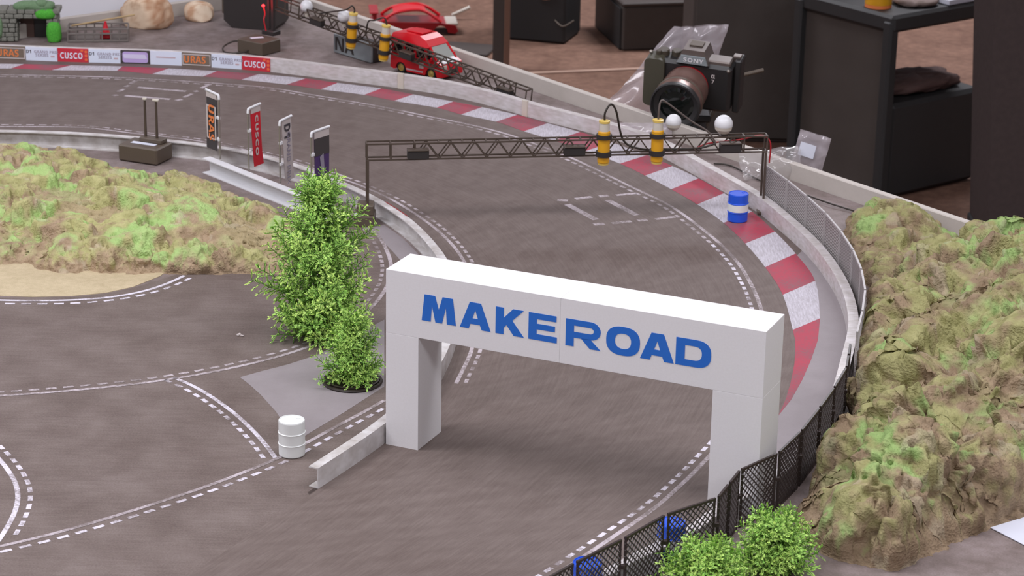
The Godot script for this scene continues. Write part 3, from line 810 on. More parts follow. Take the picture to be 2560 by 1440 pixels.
# ------------------------------------------------------------------ the white arch
func letter(ch: String) -> ArrayMesh:
	var st := begin()
	var T := 0.012     # thickness in letter heights
	var P := func(a: Array):
		var p := []
		for i in range(0, a.size(), 2):
			p.append(Vector2(a[i], a[i + 1]))
		return p
	match ch:
		"M": plate(st, P.call([0, 0, 0.1, 1, 0.5, 1, 0.64, 0.50, 0.78, 1, 1.17, 1, 1.29, 0, 0.95, 0, 0.91, 0.62, 0.77, 0, 0.52, 0, 0.38, 0.62, 0.34, 0]), T)
		"A":
			plate(st, P.call([0, 0, 0.37, 1, 0.585, 1, 0.585, 0.72, 0.48, 0.40, 0.69, 0.40, 0.69, 0.18, 0.40, 0.18, 0.34, 0]), T)
			plate(st, P.call([0.585, 1, 0.80, 1, 1.18, 0, 0.84, 0, 0.77, 0.18, 0.69, 0.18, 0.69, 0.40, 0.585, 0.72]), T)
		"K": plate(st, P.call([0, 0, 0, 1, 0.31, 1, 0.31, 0.62, 0.66, 1, 1.07, 1, 0.64, 0.56, 1.09, 0, 0.70, 0, 0.42, 0.36, 0.31, 0.25, 0.31, 0]), T)
		"E": plate(st, P.call([0, 0, 0, 1, 1.05, 1, 1.05, 0.78, 0.31, 0.78, 0.31, 0.61, 1.0, 0.61, 1.0, 0.40, 0.31, 0.40, 0.31, 0.22, 1.08, 0.22, 1.08, 0]), T)
		"R":
			plate(st, P.call([0, 0, 0, 1, 0.31, 1, 0.31, 0]), T)
			var o := []
			var n := []
			for k in 13:
				var a := PI / 2 - PI * k / 12
				o.append(Vector2(0.94 + 0.37 * cos(a), 0.665 + 0.335 * sin(a)))
				n.append(Vector2(0.92 + 0.13 * cos(a), 0.665 + 0.115 * sin(a)))
			o.push_front(Vector2(0.31, 1)); n.push_front(Vector2(0.31, 0.78))
			o.append(Vector2(0.31, 0.33)); n.append(Vector2(0.31, 0.55))
			open_ring(st, o, n, T)
			plate(st, P.call([0.58, 0.34, 0.92, 0.36, 1.32, 0, 0.92, 0]), T)
		"O":
			var o := []
			var n := []
			for k in 32:
				var a := TAU * k / 32
				o.append(Vector2(0.63 + 0.63 * sgnpow(cos(a), 0.8), 0.5 + 0.53 * sgnpow(sin(a), 0.8)))
				n.append(Vector2(0.63 + 0.30 * sgnpow(cos(a), 0.85), 0.5 + 0.28 * sgnpow(sin(a), 0.85)))
			ring_plate(st, o, n, T)
		"D":
			plate(st, P.call([0, 0, 0, 1, 0.33, 1, 0.33, 0]), T)
			var o := [Vector2(0.33, 1)]
			var n := [Vector2(0.33, 0.76)]
			for k in 17:
				var a := PI / 2 - PI * k / 16
				o.append(Vector2(0.72 + 0.57 * sgnpow(cos(a), 0.8), 0.5 + 0.5 * sgnpow(sin(a), 0.8)))
				n.append(Vector2(0.66 + 0.29 * sgnpow(cos(a), 0.8), 0.5 + 0.26 * sgnpow(sin(a), 0.8)))
			o.append(Vector2(0.33, 0)); n.append(Vector2(0.33, 0.24))
			open_ring(st, o, n, T)
	return done(st)

func sgnpow(v: float, p: float) -> float:
	return sign(v) * pow(abs(v), p)

func open_ring(st: SurfaceTool, o: Array, n: Array, t: float) -> void:
	st.set_smooth_group(-1)
	for i in o.size() - 1:
		quad(st, Vector3(o[i].x, o[i].y, t), Vector3(o[i + 1].x, o[i + 1].y, t), Vector3(n[i + 1].x, n[i + 1].y, t), Vector3(n[i].x, n[i].y, t))
		quad(st, Vector3(o[i].x, o[i].y, 0), Vector3(o[i + 1].x, o[i + 1].y, 0), Vector3(o[i + 1].x, o[i + 1].y, t), Vector3(o[i].x, o[i].y, t))

func build_arch() -> void:
	var yaw := 0.413308
	var ax := Vector3(cos(yaw), 0, sin(yaw))
	var W := 0.3673
	var H := 0.17493
	var D := 0.05044
	var b := 0.0621
	var l1 := 0.0337
	var l2 := 0.0461
	var o := thing("start_arch", "white foam start arch with MAKEROAD in bold blue letters spanning the road", "arch", Vector3(-0.11623, 0, -2.11338), -yaw)
	# local x along the arch, z towards the viewer, front face at z = 0
	var halves := [[0.0, 0.17468], [0.17474, W]]
	for h in halves:
		part("beam_half", boxm(Vector3(h[1] - h[0], b, D), 0.00025, Vector3((h[0] + h[1]) / 2, H - b / 2, -D / 2)), M.foam, o)
	part("leg", boxm(Vector3(l1, H - b - 0.0001, D), 0.00025, Vector3(l1 / 2, (H - b) / 2, -D / 2)), M.foam, o)
	part("leg", boxm(Vector3(l2, H - b - 0.0001, D), 0.00025, Vector3(W - l2 / 2, (H - b) / 2, -D / 2)), M.foam, o)
	var spots := [["M", 0.0370, 0.0347], ["A", 0.0757, 0.0309], ["K", 0.1114, 0.0282], ["E", 0.1440, 0.0279], ["R", 0.1803, 0.0340], ["O", 0.2194, 0.0322], ["A", 0.2521, 0.0319], ["D", 0.2854, 0.0330]]
	var widths := {"M": 1.29, "A": 1.18, "K": 1.09, "E": 1.08, "R": 1.32, "O": 1.26, "D": 1.29}
	for s in spots:
		var sx: float = s[2] / widths[s[0]]
		part("letter", letter(s[0]), M.blue_print, o, Transform3D(Basis.from_scale(Vector3(sx, 0.0256, 0.0256)), Vector3(s[1], 0.1311, 0.0)))
	assert(ax.x > 0)

# ------------------------------------------------------------------ rock mounds
func poly_dist(poly: Array, p: Vector2) -> float:
	var best := 1e9
	for i in poly.size():
		var q := Geometry2D.get_closest_point_to_segment(p, poly[i], poly[(i + 1) % poly.size()])
		best = min(best, p.distance_squared_to(q))
	best = sqrt(best)
	return best if Geometry2D.is_point_in_polygon(p, PackedVector2Array(poly)) else -best

func cell_noise(seed_: int, f: float, ret: int) -> FastNoiseLite:
	var n := FastNoiseLite.new()
	n.seed = seed_
	n.noise_type = FastNoiseLite.TYPE_CELLULAR
	n.cellular_return_type = ret
	n.cellular_distance_function = FastNoiseLite.DISTANCE_EUCLIDEAN
	n.cellular_jitter = 1.0
	n.frequency = f
	n.fractal_type = FastNoiseLite.FRACTAL_NONE
	return n

func simplex(seed_: int, f: float, oct := 3) -> FastNoiseLite:
	var n := FastNoiseLite.new()
	n.seed = seed_
	n.noise_type = FastNoiseLite.TYPE_SIMPLEX_SMOOTH
	n.frequency = f
	n.fractal_octaves = oct
	return n

# footprint polygon, height rising from an edge face to a dome; slabs, cracks and pits are pushed along the base normal
func moundm(poly: Array, cliff: float, dome: float, reach: float, step: float, seed_: int, rough: float, green: float, cell: float, low_from := 99.0, low_to := 100.0, pale := 1.0) -> ArrayMesh:
	var lo := Vector2(1e9, 1e9)
	var hi := -lo
	for p in poly:
		lo = lo.min(p)
		hi = hi.max(p)
	lo -= Vector2(0.012, 0.012)
	hi += Vector2(0.012, 0.012)
	var cs := 0.008
	var cw := int((hi.x - lo.x) / cs) + 2
	var ch := int((hi.y - lo.y) / cs) + 2
	var cd := PackedFloat32Array()
	cd.resize(cw * ch)
	for j in ch:
		for i in cw:
			cd[j * cw + i] = poly_dist(poly, lo + Vector2(i, j) * cs)
	# slab centres on a jittered grid
	var r := RandomNumberGenerator.new()
	r.seed = seed_
	var vw := int((hi.x - lo.x) / cell) + 5
	var vh := int((hi.y - lo.y) / cell) + 5
	# every slab is a tilted plate with five bevelled sides
	var vc := PackedVector2Array()
	var vt := PackedVector2Array()
	var vl := PackedFloat32Array()
	var vs := PackedVector3Array()
	for j in vh:
		for i in vw:
			vc.append(lo + Vector2(i - 2 + r.randf_range(0.0, 1.0), j - 2 + r.randf_range(0.0, 1.0)) * cell)
			vt.append(Vector2(r.randf_range(-1, 1), r.randf_range(-1, 1)) * 0.55)
			vl.append(r.randf_range(-1, 1))
			var a0 := r.randf() * TAU
			for k in 5:
				var a := a0 + TAU * k / 5.0 + r.randf_range(-0.35, 0.35)
				vs.append(Vector3(cos(a), sin(a), cell * r.randf_range(0.22, 0.62)))
	var c3v := cell_noise(seed_ + 5, 62.0, FastNoiseLite.RETURN_CELL_VALUE)
	var c3d := cell_noise(seed_ + 5, 62.0, FastNoiseLite.RETURN_DISTANCE2_SUB)
	var pit := cell_noise(seed_ + 9, 105.0, FastNoiseLite.RETURN_DISTANCE)
	var pitsel := simplex(seed_ + 11, 14.0, 2)
	var warp := simplex(seed_ + 2, 34.0, 3)
	var warp2 := simplex(seed_ + 3, 34.0, 3)
	var lump := simplex(seed_ + 4, 10.0, 2)
	var grain := simplex(seed_ + 6, 330.0, 2)
	var paint := simplex(seed_ + 7, 22.0, 4)
	var bright := simplex(seed_ + 8, 13.0, 3)
	var tone := simplex(seed_ + 10, 55.0, 3)
	var nx := int((hi.x - lo.x) / step) + 1
	var nz := int((hi.y - lo.y) / step) + 1
	var base := PackedVector3Array()
	var dist := PackedFloat32Array()
	base.resize(nx * nz); dist.resize(nx * nz)
	var face_w := 0.030
	for j in nz:
		for i in nx:
			var p := lo + Vector2(i, j) * step
			var gx := (p.x - lo.x) / cs
			var gz := (p.y - lo.y) / cs
			var ix := int(gx)
			var iz := int(gz)
			var q := iz * cw + ix
			var d: float = lerp(lerp(cd[q], cd[q + 1], gx - ix), lerp(cd[q + cw], cd[q + cw + 1], gx - ix), gz - iz)
			if d > -0.012:
				d += warp.get_noise_2d(p.x * 0.7 + 3.0, p.y * 0.7) * 0.010
			dist[j * nx + i] = d
			# the outer face is a quarter round: rows of vertices are spread evenly over it
			var low: float = lerp(1.0, 0.35, smoothstep(low_from, low_to, -p.y))
			var rise := cliff * low
			var pp := p
			if d < face_w:
				var th := PI / 2 * clampf(d / face_w, 0.0, 1.0)
				rise = cliff * low * sin(th)
				var gr := Vector2(lerp(cd[q + 1] - cd[q], cd[q + cw + 1] - cd[q + cw], gz - iz), lerp(cd[q + cw] - cd[q], cd[q + cw + 1] - cd[q + 1], gx - ix)).normalized()
				pp = p - gr * (clampf(d, 0.0, face_w) - face_w * (1.0 - cos(th)))
			base[j * nx + i] = Vector3(pp.x, rise + dome * (1.0 - exp(-max(d, 0.0) / reach)) + lump.get_noise_2d(p.x, p.y) * 0.014 * rough * smoothstep(0.0, 0.05, d), pp.y)
	var st := begin()
	st.set_smooth_group(0)
	var remap := PackedInt32Array()
	remap.resize(nx * nz)
	remap.fill(-1)
	var count := 0
	for j in range(1, nz - 1):
		for i in range(1, nx - 1):
			var id := j * nx + i
			var d := dist[id]
			if d < -0.004:
				continue
			var p0 := base[id]
			var p := Vector2(p0.x, p0.z)
			var nrm := (base[id + nx] - base[id - nx]).cross(base[id + 1] - base[id - 1]).normalized()
			# nearest slab and the distance to its border
			var w := p + Vector2(warp.get_noise_3dv(p0), warp2.get_noise_3dv(p0)) * cell * 0.30
			var ci := int((w.x - lo.x) / cell) + 2
			var cj := int((w.y - lo.y) / cell) + 2
			var best := 0
			var top := -1e9
			var second := -1e9
			for jj in range(max(cj - 1, 0), min(cj + 2, vh)):
				for ii in range(max(ci - 1, 0), min(ci + 2, vw)):
					var vi := jj * vw + ii
					var rel := w - vc[vi]
					var over := 0.0
					for m in range(vi * 5, vi * 5 + 5):
						over = max(over, rel.x * vs[m].x + rel.y * vs[m].y - vs[m].z)
					var lev: float = vl[vi] * cell * 0.18 + rel.dot(vt[vi]) - over * 2.4
					if lev > top:
						second = top
						top = lev
						best = vi
					elif lev > second:
						second = lev
			var k := smoothstep(-0.002, 0.010, d)
			var v := c3v.get_noise_3dv(p0)
			var e := c3d.get_noise_3dv(p0) + 1.0
			var rubble := smoothstep(0.10, 0.28, pitsel.get_noise_3d(p0.x * 1.7, p0.y * 1.7, p0.z * 1.7 + 3.0))
			var dirt := -cell * 0.30 + tone.get_noise_3dv(p0) * 0.005
			var crack := 1.0 - smoothstep(0.0, 0.004, top - second)
			var push: float = rough * max(top, dirt)
			push += rough * rubble * (v * 0.0024 - (1.0 - smoothstep(0.0, 0.16, e)) * 0.0030)
			push += tone.get_noise_3d(p0.x * 0.6, p0.y * 0.6, p0.z * 0.6) * 0.0022
			if top < dirt:
				crack = 1.0
			var ps := smoothstep(-0.12, 0.2, pitsel.get_noise_3dv(p0))
			var hole := (1.0 - smoothstep(0.20, 0.34, pit.get_noise_3dv(p0) + 1.0)) * ps
			push -= hole * 0.0068
			push += grain.get_noise_3dv(p0) * 0.0008
			p0 += nrm * push * k * lerp(0.5, 1.0, smoothstep(0.0, 0.04, d))
			if d <= 0.0:
				p0.y = 0.0
			p0.y = max(p0.y, 0.0)
			# colour: bare tan clay, sprayed green in patches with brighter dabs; the outer face stayed bare
			var tn := tone.get_noise_3dv(p0) * 0.6 + 0.5
			var c := BARE_A.lerp(BARE_B, tn)
			var g := clampf(paint.get_noise_3dv(p0) * 2.0 + green - rubble * 0.5 + vl[best] * 0.2, 0.0, 1.0) * smoothstep(0.004, 0.016, d + warp2.get_noise_2d(p.x * 3.0, p.y * 3.0) * 0.012) * (1.0 - 0.7 * crack)
			c = c.lerp(DULL_A.lerp(DULL_B, tn), g)
			c = c.lerp(VIVID, clampf((bright.get_noise_3dv(p0) - 0.10) * 3.0, 0.0, 0.48) * g)
			if rubble > 0.5 and v > 0.55:
				c = c.lerp(Color(0.50, 0.46, 0.34), 0.25)
			st.set_color(c * pale)
			st.add_vertex(p0)
			remap[id] = count
			count += 1
	for j in nz - 1:
		for i in nx - 1:
			var q := j * nx + i
			if remap[q] < 0 or remap[q + 1] < 0 or remap[q + nx] < 0 or remap[q + nx + 1] < 0:
				continue
			if dist[q] <= 0.0 and dist[q + 1] <= 0.0 and dist[q + nx] <= 0.0 and dist[q + nx + 1] <= 0.0:
				continue
			for id in [q, q + 1, q + nx + 1, q, q + nx + 1, q + nx]:
				st.add_index(remap[id])
	st.generate_normals()
	return st.commit()

func v2s(a: Array) -> Array:
	var p := []
	for i in range(0, a.size(), 2):
		p.append(Vector2(a[i], a[i + 1]))
	return p

func build_mounds() -> void:
	var a := part("rock_mound", moundm(v2s([-0.80, -2.625, -0.62, -2.622, -0.56, -2.615, -0.515, -2.588, -0.44, -2.590, -0.33, -2.592, -0.262, -2.600, -0.245, -2.66, -0.262, -2.745, -0.312, -2.842, -0.366, -2.905, -0.425, -2.960, -0.470, -2.985, -0.520, -3.000, -0.570, -3.045, -0.66, -3.072, -0.80, -3.072]), 0.020, 0.030, 0.10, 0.0013, 11, 0.62, 1.0, 0.062, 2.72, 2.86, 1.28), M.rock, self)
	a.name = numbered("rock_mound")
	tag(a, "low foam rock mound dusted light green inside the bend behind the sand patch", "rock mound")
	var b := part("rock_mound", moundm(v2s([0.390, -2.50, 0.370, -2.40, 0.354, -2.30, 0.339, -2.22, 0.324, -2.155, 0.304, -2.095, 0.284, -2.040, 0.264, -1.992, 0.254, -1.955, 0.258, -1.915, 0.285, -1.875, 0.330, -1.860, 0.375, -1.901, 0.420, -1.954, 0.47, -1.985, 0.60, -2.06, 0.74, -2.22, 0.78, -2.42, 0.66, -2.55, 0.57, -2.64, 0.52, -2.66, 0.47, -2.60, 0.43, -2.56]), 0.036, 0.072, 0.085, 0.0013, 31, 0.92, 0.80, 0.066), M.rock, self)
	b.name = numbered("rock_mound")
	tag(b, "big foam rock mound with green dusting right of the black lattice fence", "rock mound")
	var c := part("rock_mound", moundm(v2s([0.392, -2.625, 0.394, -2.70, 0.396, -2.775, 0.415, -2.835, 0.46, -2.845, 0.50, -2.80, 0.525, -2.73, 0.515, -2.675, 0.465, -2.615, 0.43, -2.575, 0.405, -2.575]), 0.020, 0.030, 0.05, 0.0013, 51, 0.7, 0.85, 0.042), M.rock, self)
	c.name = numbered("rock_mound")
	tag(c, "small green-dusted foam rock beside the edge rail behind the big mound", "rock mound")

# ------------------------------------------------------------------ fences
func lattice(st: SurfaceTool, a: Vector3, b: Vector3, h: float, pitch: float, wire: float) -> void:
	# diagonal wires both ways, clipped to the panel
	var w := a.distance_to(b)
	var dir := (b - a) / w
	var n := dir.cross(Vector3.UP)
	for s in [-1.0, 1.0]:
		var k := -h
		while k < w + h:
			# line x = k + s*y clipped to 0..w
			var y0 := 0.0
			var y1 := h
			var x0 := k if s > 0 else k
			var xa: float = x0 + s * y0
			var xb: float = x0 + s * y1
			if xa > xb:
				var tmp := xa; xa = xb; xb = tmp
				tmp = y0; y0 = y1; y1 = tmp
			if xb > 0.0 and xa < w:
				if xa < 0.0:
					y0 += (0.0 - xa) / (xb - xa) * (y1 - y0)
					xa = 0.0
				if xb > w:
					y1 -= (xb - w) / max(1e-6, xb - xa) * (y1 - y0)
					xb = w
				if xb - xa > 0.001:
					var off: Vector3 = n * 0.0004 * s
					bar(st, a + dir * xa + Vector3(0, y0, 0) + off, a + dir * xb + Vector3(0, y1, 0) + off, wire)
			k += pitch

func fence_panel(parent: Node3D, a: Vector3, b: Vector3, h: float, m: Material, pitch: float, wire: float) -> void:
	var st := begin()
	var u := Vector3(0, h, 0)
	var k := (b - a).normalized() * 0.001
	for e in [[a + k, a + k + u], [b - k, b - k + u], [a, b], [a + u, b + u]]:
		bar(st, e[0], e[1], 0.0021)
	var p := part("fence_panel", done(st), m, parent)
	st = begin()
	lattice(st, a + Vector3(0, 0.001, 0), b + Vector3(0, 0.001, 0), h - 0.002, pitch, wire)
	var l := part("lattice", done(st), m, p)
	l.set_meta("kind", "stuff")

func build_fences() -> void:
	var fn := path_of(FENCE_NEAR, 1)
	var o := thing("lattice_fence", "black lattice fence of hinged panels winding along the near right edge of the road", "fence")
	for i in fn.size() - 1:
		var a := g3(fn[i], 0.0008)
		var b := g3(fn[i + 1], 0.0008)
		var n := 2 if a.distance_to(b) > 0.062 else 1
		for k in n:
			var p := a.lerp(b, float(k) / n)
			var q := a.lerp(b, float(k + 1) / n)
			var gap := (q - p).normalized() * 0.0025
			fence_panel(o, p + gap, q - gap, 0.0545, M.mesh_black, 0.0058, 0.0009)
		part("hinge", boxm(Vector3(0.005, 0.004, 0.004), 0.0006), M.mesh_black, o, Transform3D(Basis.IDENTITY, b + Vector3(0, 0.030, 0)))
	var ow := path_of(OUTER_WALL, 3)
	var d := lengths(ow)
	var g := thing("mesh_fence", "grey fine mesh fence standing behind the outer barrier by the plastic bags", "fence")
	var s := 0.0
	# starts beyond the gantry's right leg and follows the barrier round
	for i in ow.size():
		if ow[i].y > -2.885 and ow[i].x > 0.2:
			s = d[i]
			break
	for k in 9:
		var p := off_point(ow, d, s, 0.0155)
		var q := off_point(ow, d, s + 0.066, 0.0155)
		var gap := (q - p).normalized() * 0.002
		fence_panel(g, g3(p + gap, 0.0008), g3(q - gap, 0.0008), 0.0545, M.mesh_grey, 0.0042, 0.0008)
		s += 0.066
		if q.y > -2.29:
			break

func off_point(path: Array, d: Array, s: float, off: float) -> Vector2:
	var p := at_len(path, d, s)
	var t := (at_len(path, d, s + 0.01) - at_len(path, d, s - 0.01)).normalized()
	return p + Vector2(t.y, -t.x) * off

# ------------------------------------------------------------------ plants
func leaf(st: SurfaceTool, at: Vector3, d: Vector3, l: float, w: float, c: Color) -> void:
	var s := d.cross(Vector3(0.3, 1.0, 0.2)).normalized() * w * 0.5
	var mid := at + d * l * 0.6 + d.cross(s).normalized() * w * 0.25
	st.set_color(c)
	tri(st, at, mid + s, at + d * l)
	tri(st, at, at + d * l, mid - s)

func sprigm(seed_: int, length: float, twigs: int, tone: float) -> ArrayMesh:
	var r := RandomNumberGenerator.new()
	r.seed = seed_
	var st := begin()
	st.set_smooth_group(-1)
	var stemc := Color(0.12, 0.24, 0.05)
	st.set_color(stemc)
	var path := []
	var bend := Vector3(r.randf_range(-1, 1), 0, r.randf_range(-1, 1)) * length * 0.16
	for i in 5:
		var t := i / 4.0
		path.append(Vector3(0, length * t, 0) + bend * t * t)
	tube(st, path, length * 0.018, 4, length * 0.008)
	for k in twigs:
		var t := 0.12 + 0.88 * k / (twigs - 1.0)
		var at := Vector3(0, length * t, 0) + bend * t * t
		var a := k * 2.4 + r.randf() * 0.7
		var out := Vector3(cos(a), r.randf_range(0.35, 0.9), sin(a)).normalized()
		var tl: float = length * lerp(0.40, 0.20, t) * r.randf_range(0.8, 1.25)
		var tip := at + out * tl
		st.set_color(stemc)
		st.set_smooth_group(-1)
		tube(st, [at, tip], length * 0.010, 3)
		st.set_smooth_group(-1)
		var base := Color(0.32, 0.70, 0.10).lerp(Color(0.70, 0.93, 0.20), clampf(tone + r.randf_range(-0.25, 0.25), 0.0, 1.0))
		for f in 16:
			var u: float = min(1.0, 0.2 + f * 0.068)
			var b := a + r.randf_range(-1.5, 1.5)
			var dd := (out * 0.8 + Vector3(cos(b), r.randf_range(-0.1, 0.9), sin(b)) * 0.75).normalized()
			leaf(st, at + out * tl * u, dd, length * r.randf_range(0.055, 0.10), length * r.randf_range(0.020, 0.034), base.lerp(Color(0.66, 0.86, 0.38), r.randf() * 0.45))
	return done(st)

var sprigs := []

func plant(called: String, label: String, at: Vector3, prof: Array, height: float, count: int, size: float, seed_: int, base_r: float) -> void:
	var o := thing(called, label, "plant", at, 0.0, "")
	var r := RandomNumberGenerator.new()
	r.seed = seed_
	part("stem", tubem(curve3([Vector3(0, 0, 0), Vector3(0.002, height * 0.3, 0.001), Vector3(-0.001, height * 0.65, 0), Vector3(0, height * 0.86, 0)], 4), size * 0.06, 6, size * 0.03), M.wood_stem, o)
	if base_r > 0.0:
		part("base_ring", lathem([Vector2(0, 0), Vector2(base_r, 0), Vector2(base_r + 0.0008, 0.0012), Vector2(base_r, 0.0026), Vector2(base_r - 0.002, 0.0028), Vector2(base_r - 0.003, 0.0016), Vector2(0, 0.0016)], 32), M.cable, o)
		part("base_ring", lathem([Vector2(base_r * 0.9, 0.0016), Vector2(base_r * 0.92, 0.0040), Vector2(base_r * 0.86, 0.0044), Vector2(base_r * 0.84, 0.0016)], 32), M.cable, o)
	for k in count:
		var f: float = (k + 0.5) / count
		var h := height * f
		var rad := 0.0
		for i in prof.size() - 1:
			if f >= prof[i].x and f <= prof[i + 1].x:
				rad = lerp(prof[i].y, prof[i + 1].y, (f - prof[i].x) / (prof[i + 1].x - prof[i].x))
		var a := k * 2.39996 + r.randf_range(-0.3, 0.3)
		rad *= 0.86 + 0.34 * sin(a * 3.0 + f * 9.0 + seed_) * sin(f * 17.0 + seed_)
		var outd := Vector3(cos(a), 0, sin(a))
		var sz: float = size * r.randf_range(0.78, 1.15) * lerp(1.08, 0.72, f)
		var depth: float = r.randf_range(0.25, 1.0) if k % 3 else 1.0
		var up: float = lerp(0.35, 1.3, f) + r.randf_range(-0.25, 0.35)
		var dir := (outd + Vector3(0, up, 0)).normalized()
		var root: Vector3 = Vector3(0, h, 0) + outd * max(0.0, rad * depth - sz * dir.dot(outd) * 0.85) - Vector3(0, sz * dir.y * 0.55, 0)
		root.y = max(root.y, 0.001)
		var bas := Basis(Quaternion(Vector3.UP, dir)) * Basis(Vector3.UP, r.randf() * TAU)
		part("sprig", sprigs[(k * 7 + seed_) % sprigs.size()], M.leaf, o, Transform3D(bas.scaled(Vector3.ONE * sz), root))

func build_plants() -> void:
	for i in 6:
		sprigs.append(sprigm(100 + i, 1.0, 19, 0.15 + 0.16 * i))
	plant("plastic_shrub", "tall bright green plastic shrub between the green mound and the arch", Vector3(-0.2005, 0.0006, -2.40), [Vector2(0, 0.020), Vector2(0.12, 0.036), Vector2(0.26, 0.053), Vector2(0.45, 0.052), Vector2(0.68, 0.050), Vector2(0.80, 0.034), Vector2(0.88, 0.014), Vector2(1, 0.002)], 0.168, 215, 0.042, 5, 0.0)
	plant("plastic_shrub", "short green plastic shrub on a round dark base beside the arch's left leg", Vector3(-0.1585, 0.0006, -2.270), [Vector2(0, 0.028), Vector2(0.25, 0.031), Vector2(0.5, 0.026), Vector2(0.75, 0.020), Vector2(1, 0.006)], 0.070, 100, 0.029, 9, 0.030)
	plant("plastic_shrub", "green plastic shrub directly in front of the black lattice fence", Vector3(0.1640, 0.0006, -1.806), [Vector2(0, 0.034), Vector2(0.35, 0.040), Vector2(0.65, 0.032), Vector2(1, 0.006)], 0.044, 100, 0.034, 13, 0.0)
	plant("plastic_shrub", "green plastic shrub wedged between the black lattice fence and the big mound", Vector3(0.2260, 0.0006, -1.858), [Vector2(0, 0.026), Vector2(0.35, 0.035), Vector2(0.65, 0.030), Vector2(1, 0.006)], 0.048, 95, 0.032, 21, 0.0)

# ------------------------------------------------------------------ gantries
func truss(o: Node3D, a: Vector3, b: Vector3, bays: int, w := 0.013, h := 0.0195) -> Basis:
	# a, b: lower front chord; the truss rises and goes back from it
	var bs := along(b - a)
	var up := bs.y * h
	var back := -bs.z * w
	if back.z > 0:
		back = -back
	var n := 0.0019
	for e in [Vector3.ZERO, up, back, up + back]:
		var st := begin()
		bar(st, a + e, b + e, n)
		part("chord", done(st), M.truss, o)
	for i in bays + 1:
		var p := a.lerp(b, float(i) / bays)
		var st := begin()
		bar(st, p + up, p + up + back, n * 0.9)
		part("crossbar", done(st), M.truss, o)
		st = begin()
		bar(st, p, p + back, n * 0.9)
		part("crossbar", done(st), M.truss, o)
		if i <= 2 or i >= bays - 1:
			for e in [Vector3.ZERO, back]:
				st = begin()
				bar(st, p + e, p + up + e, n)
				part("upright", done(st), M.truss, o)
	for i in range(2, bays - 1):
		var p := a.lerp(b, float(i) / bays)
		var m := a.lerp(b, (i + 0.5) / bays)
		var q := a.lerp(b, float(i + 1) / bays)
		for e in [Vector3.ZERO, back]:
			var st := begin()
			bar(st, p + e, m + up + e, n * 0.8)
			part("brace", done(st), M.truss, o)
			st = begin()
			bar(st, m + up + e, q + e, n * 0.8)
			part("brace", done(st), M.truss, o)
	return bs

func sensor(o: Node3D, at: Vector3, up: Vector3) -> void:
	var xf := Transform3D(Basis(Quaternion(Vector3.UP, up)), at)
	var s := part("sensor", lathem([Vector2(0, -0.016), Vector2(0.0070, -0.016), Vector2(0.0074, -0.015), Vector2(0.0074, 0.022), Vector2(0.0066, 0.0235), Vector2(0, 0.0235)], 20), M.yellow, o, xf)
	part("base_cap", lathem([Vector2(0, -0.0185), Vector2(0.0064, -0.0185), Vector2(0.0068, -0.016), Vector2(0, -0.016)], 20), M.yellow_pale, s)
	part("ring", lathem([Vector2(0.0074, -0.008), Vector2(0.0096, -0.008), Vector2(0.0096, -0.002), Vector2(0.0074, -0.002)], 20), M.lamp_body, s)
	part("ring", lathem([Vector2(0.0074, 0.014), Vector2(0.0096, 0.014), Vector2(0.0096, 0.019), Vector2(0.0074, 0.019)], 20), M.lamp_body, s)
	part("clear_cap", lathem([Vector2(0.0064, 0.0235), Vector2(0.0062, 0.0340), Vector2(0.0054, 0.0352), Vector2(0, 0.0352)], 20), M.clear_cap, s)
	part("collar", lathem([Vector2(0.0066, 0.0335), Vector2(0.0068, 0.0362), Vector2(0.0050, 0.0366), Vector2(0, 0.0366)], 20), M.yellow_pale, s)

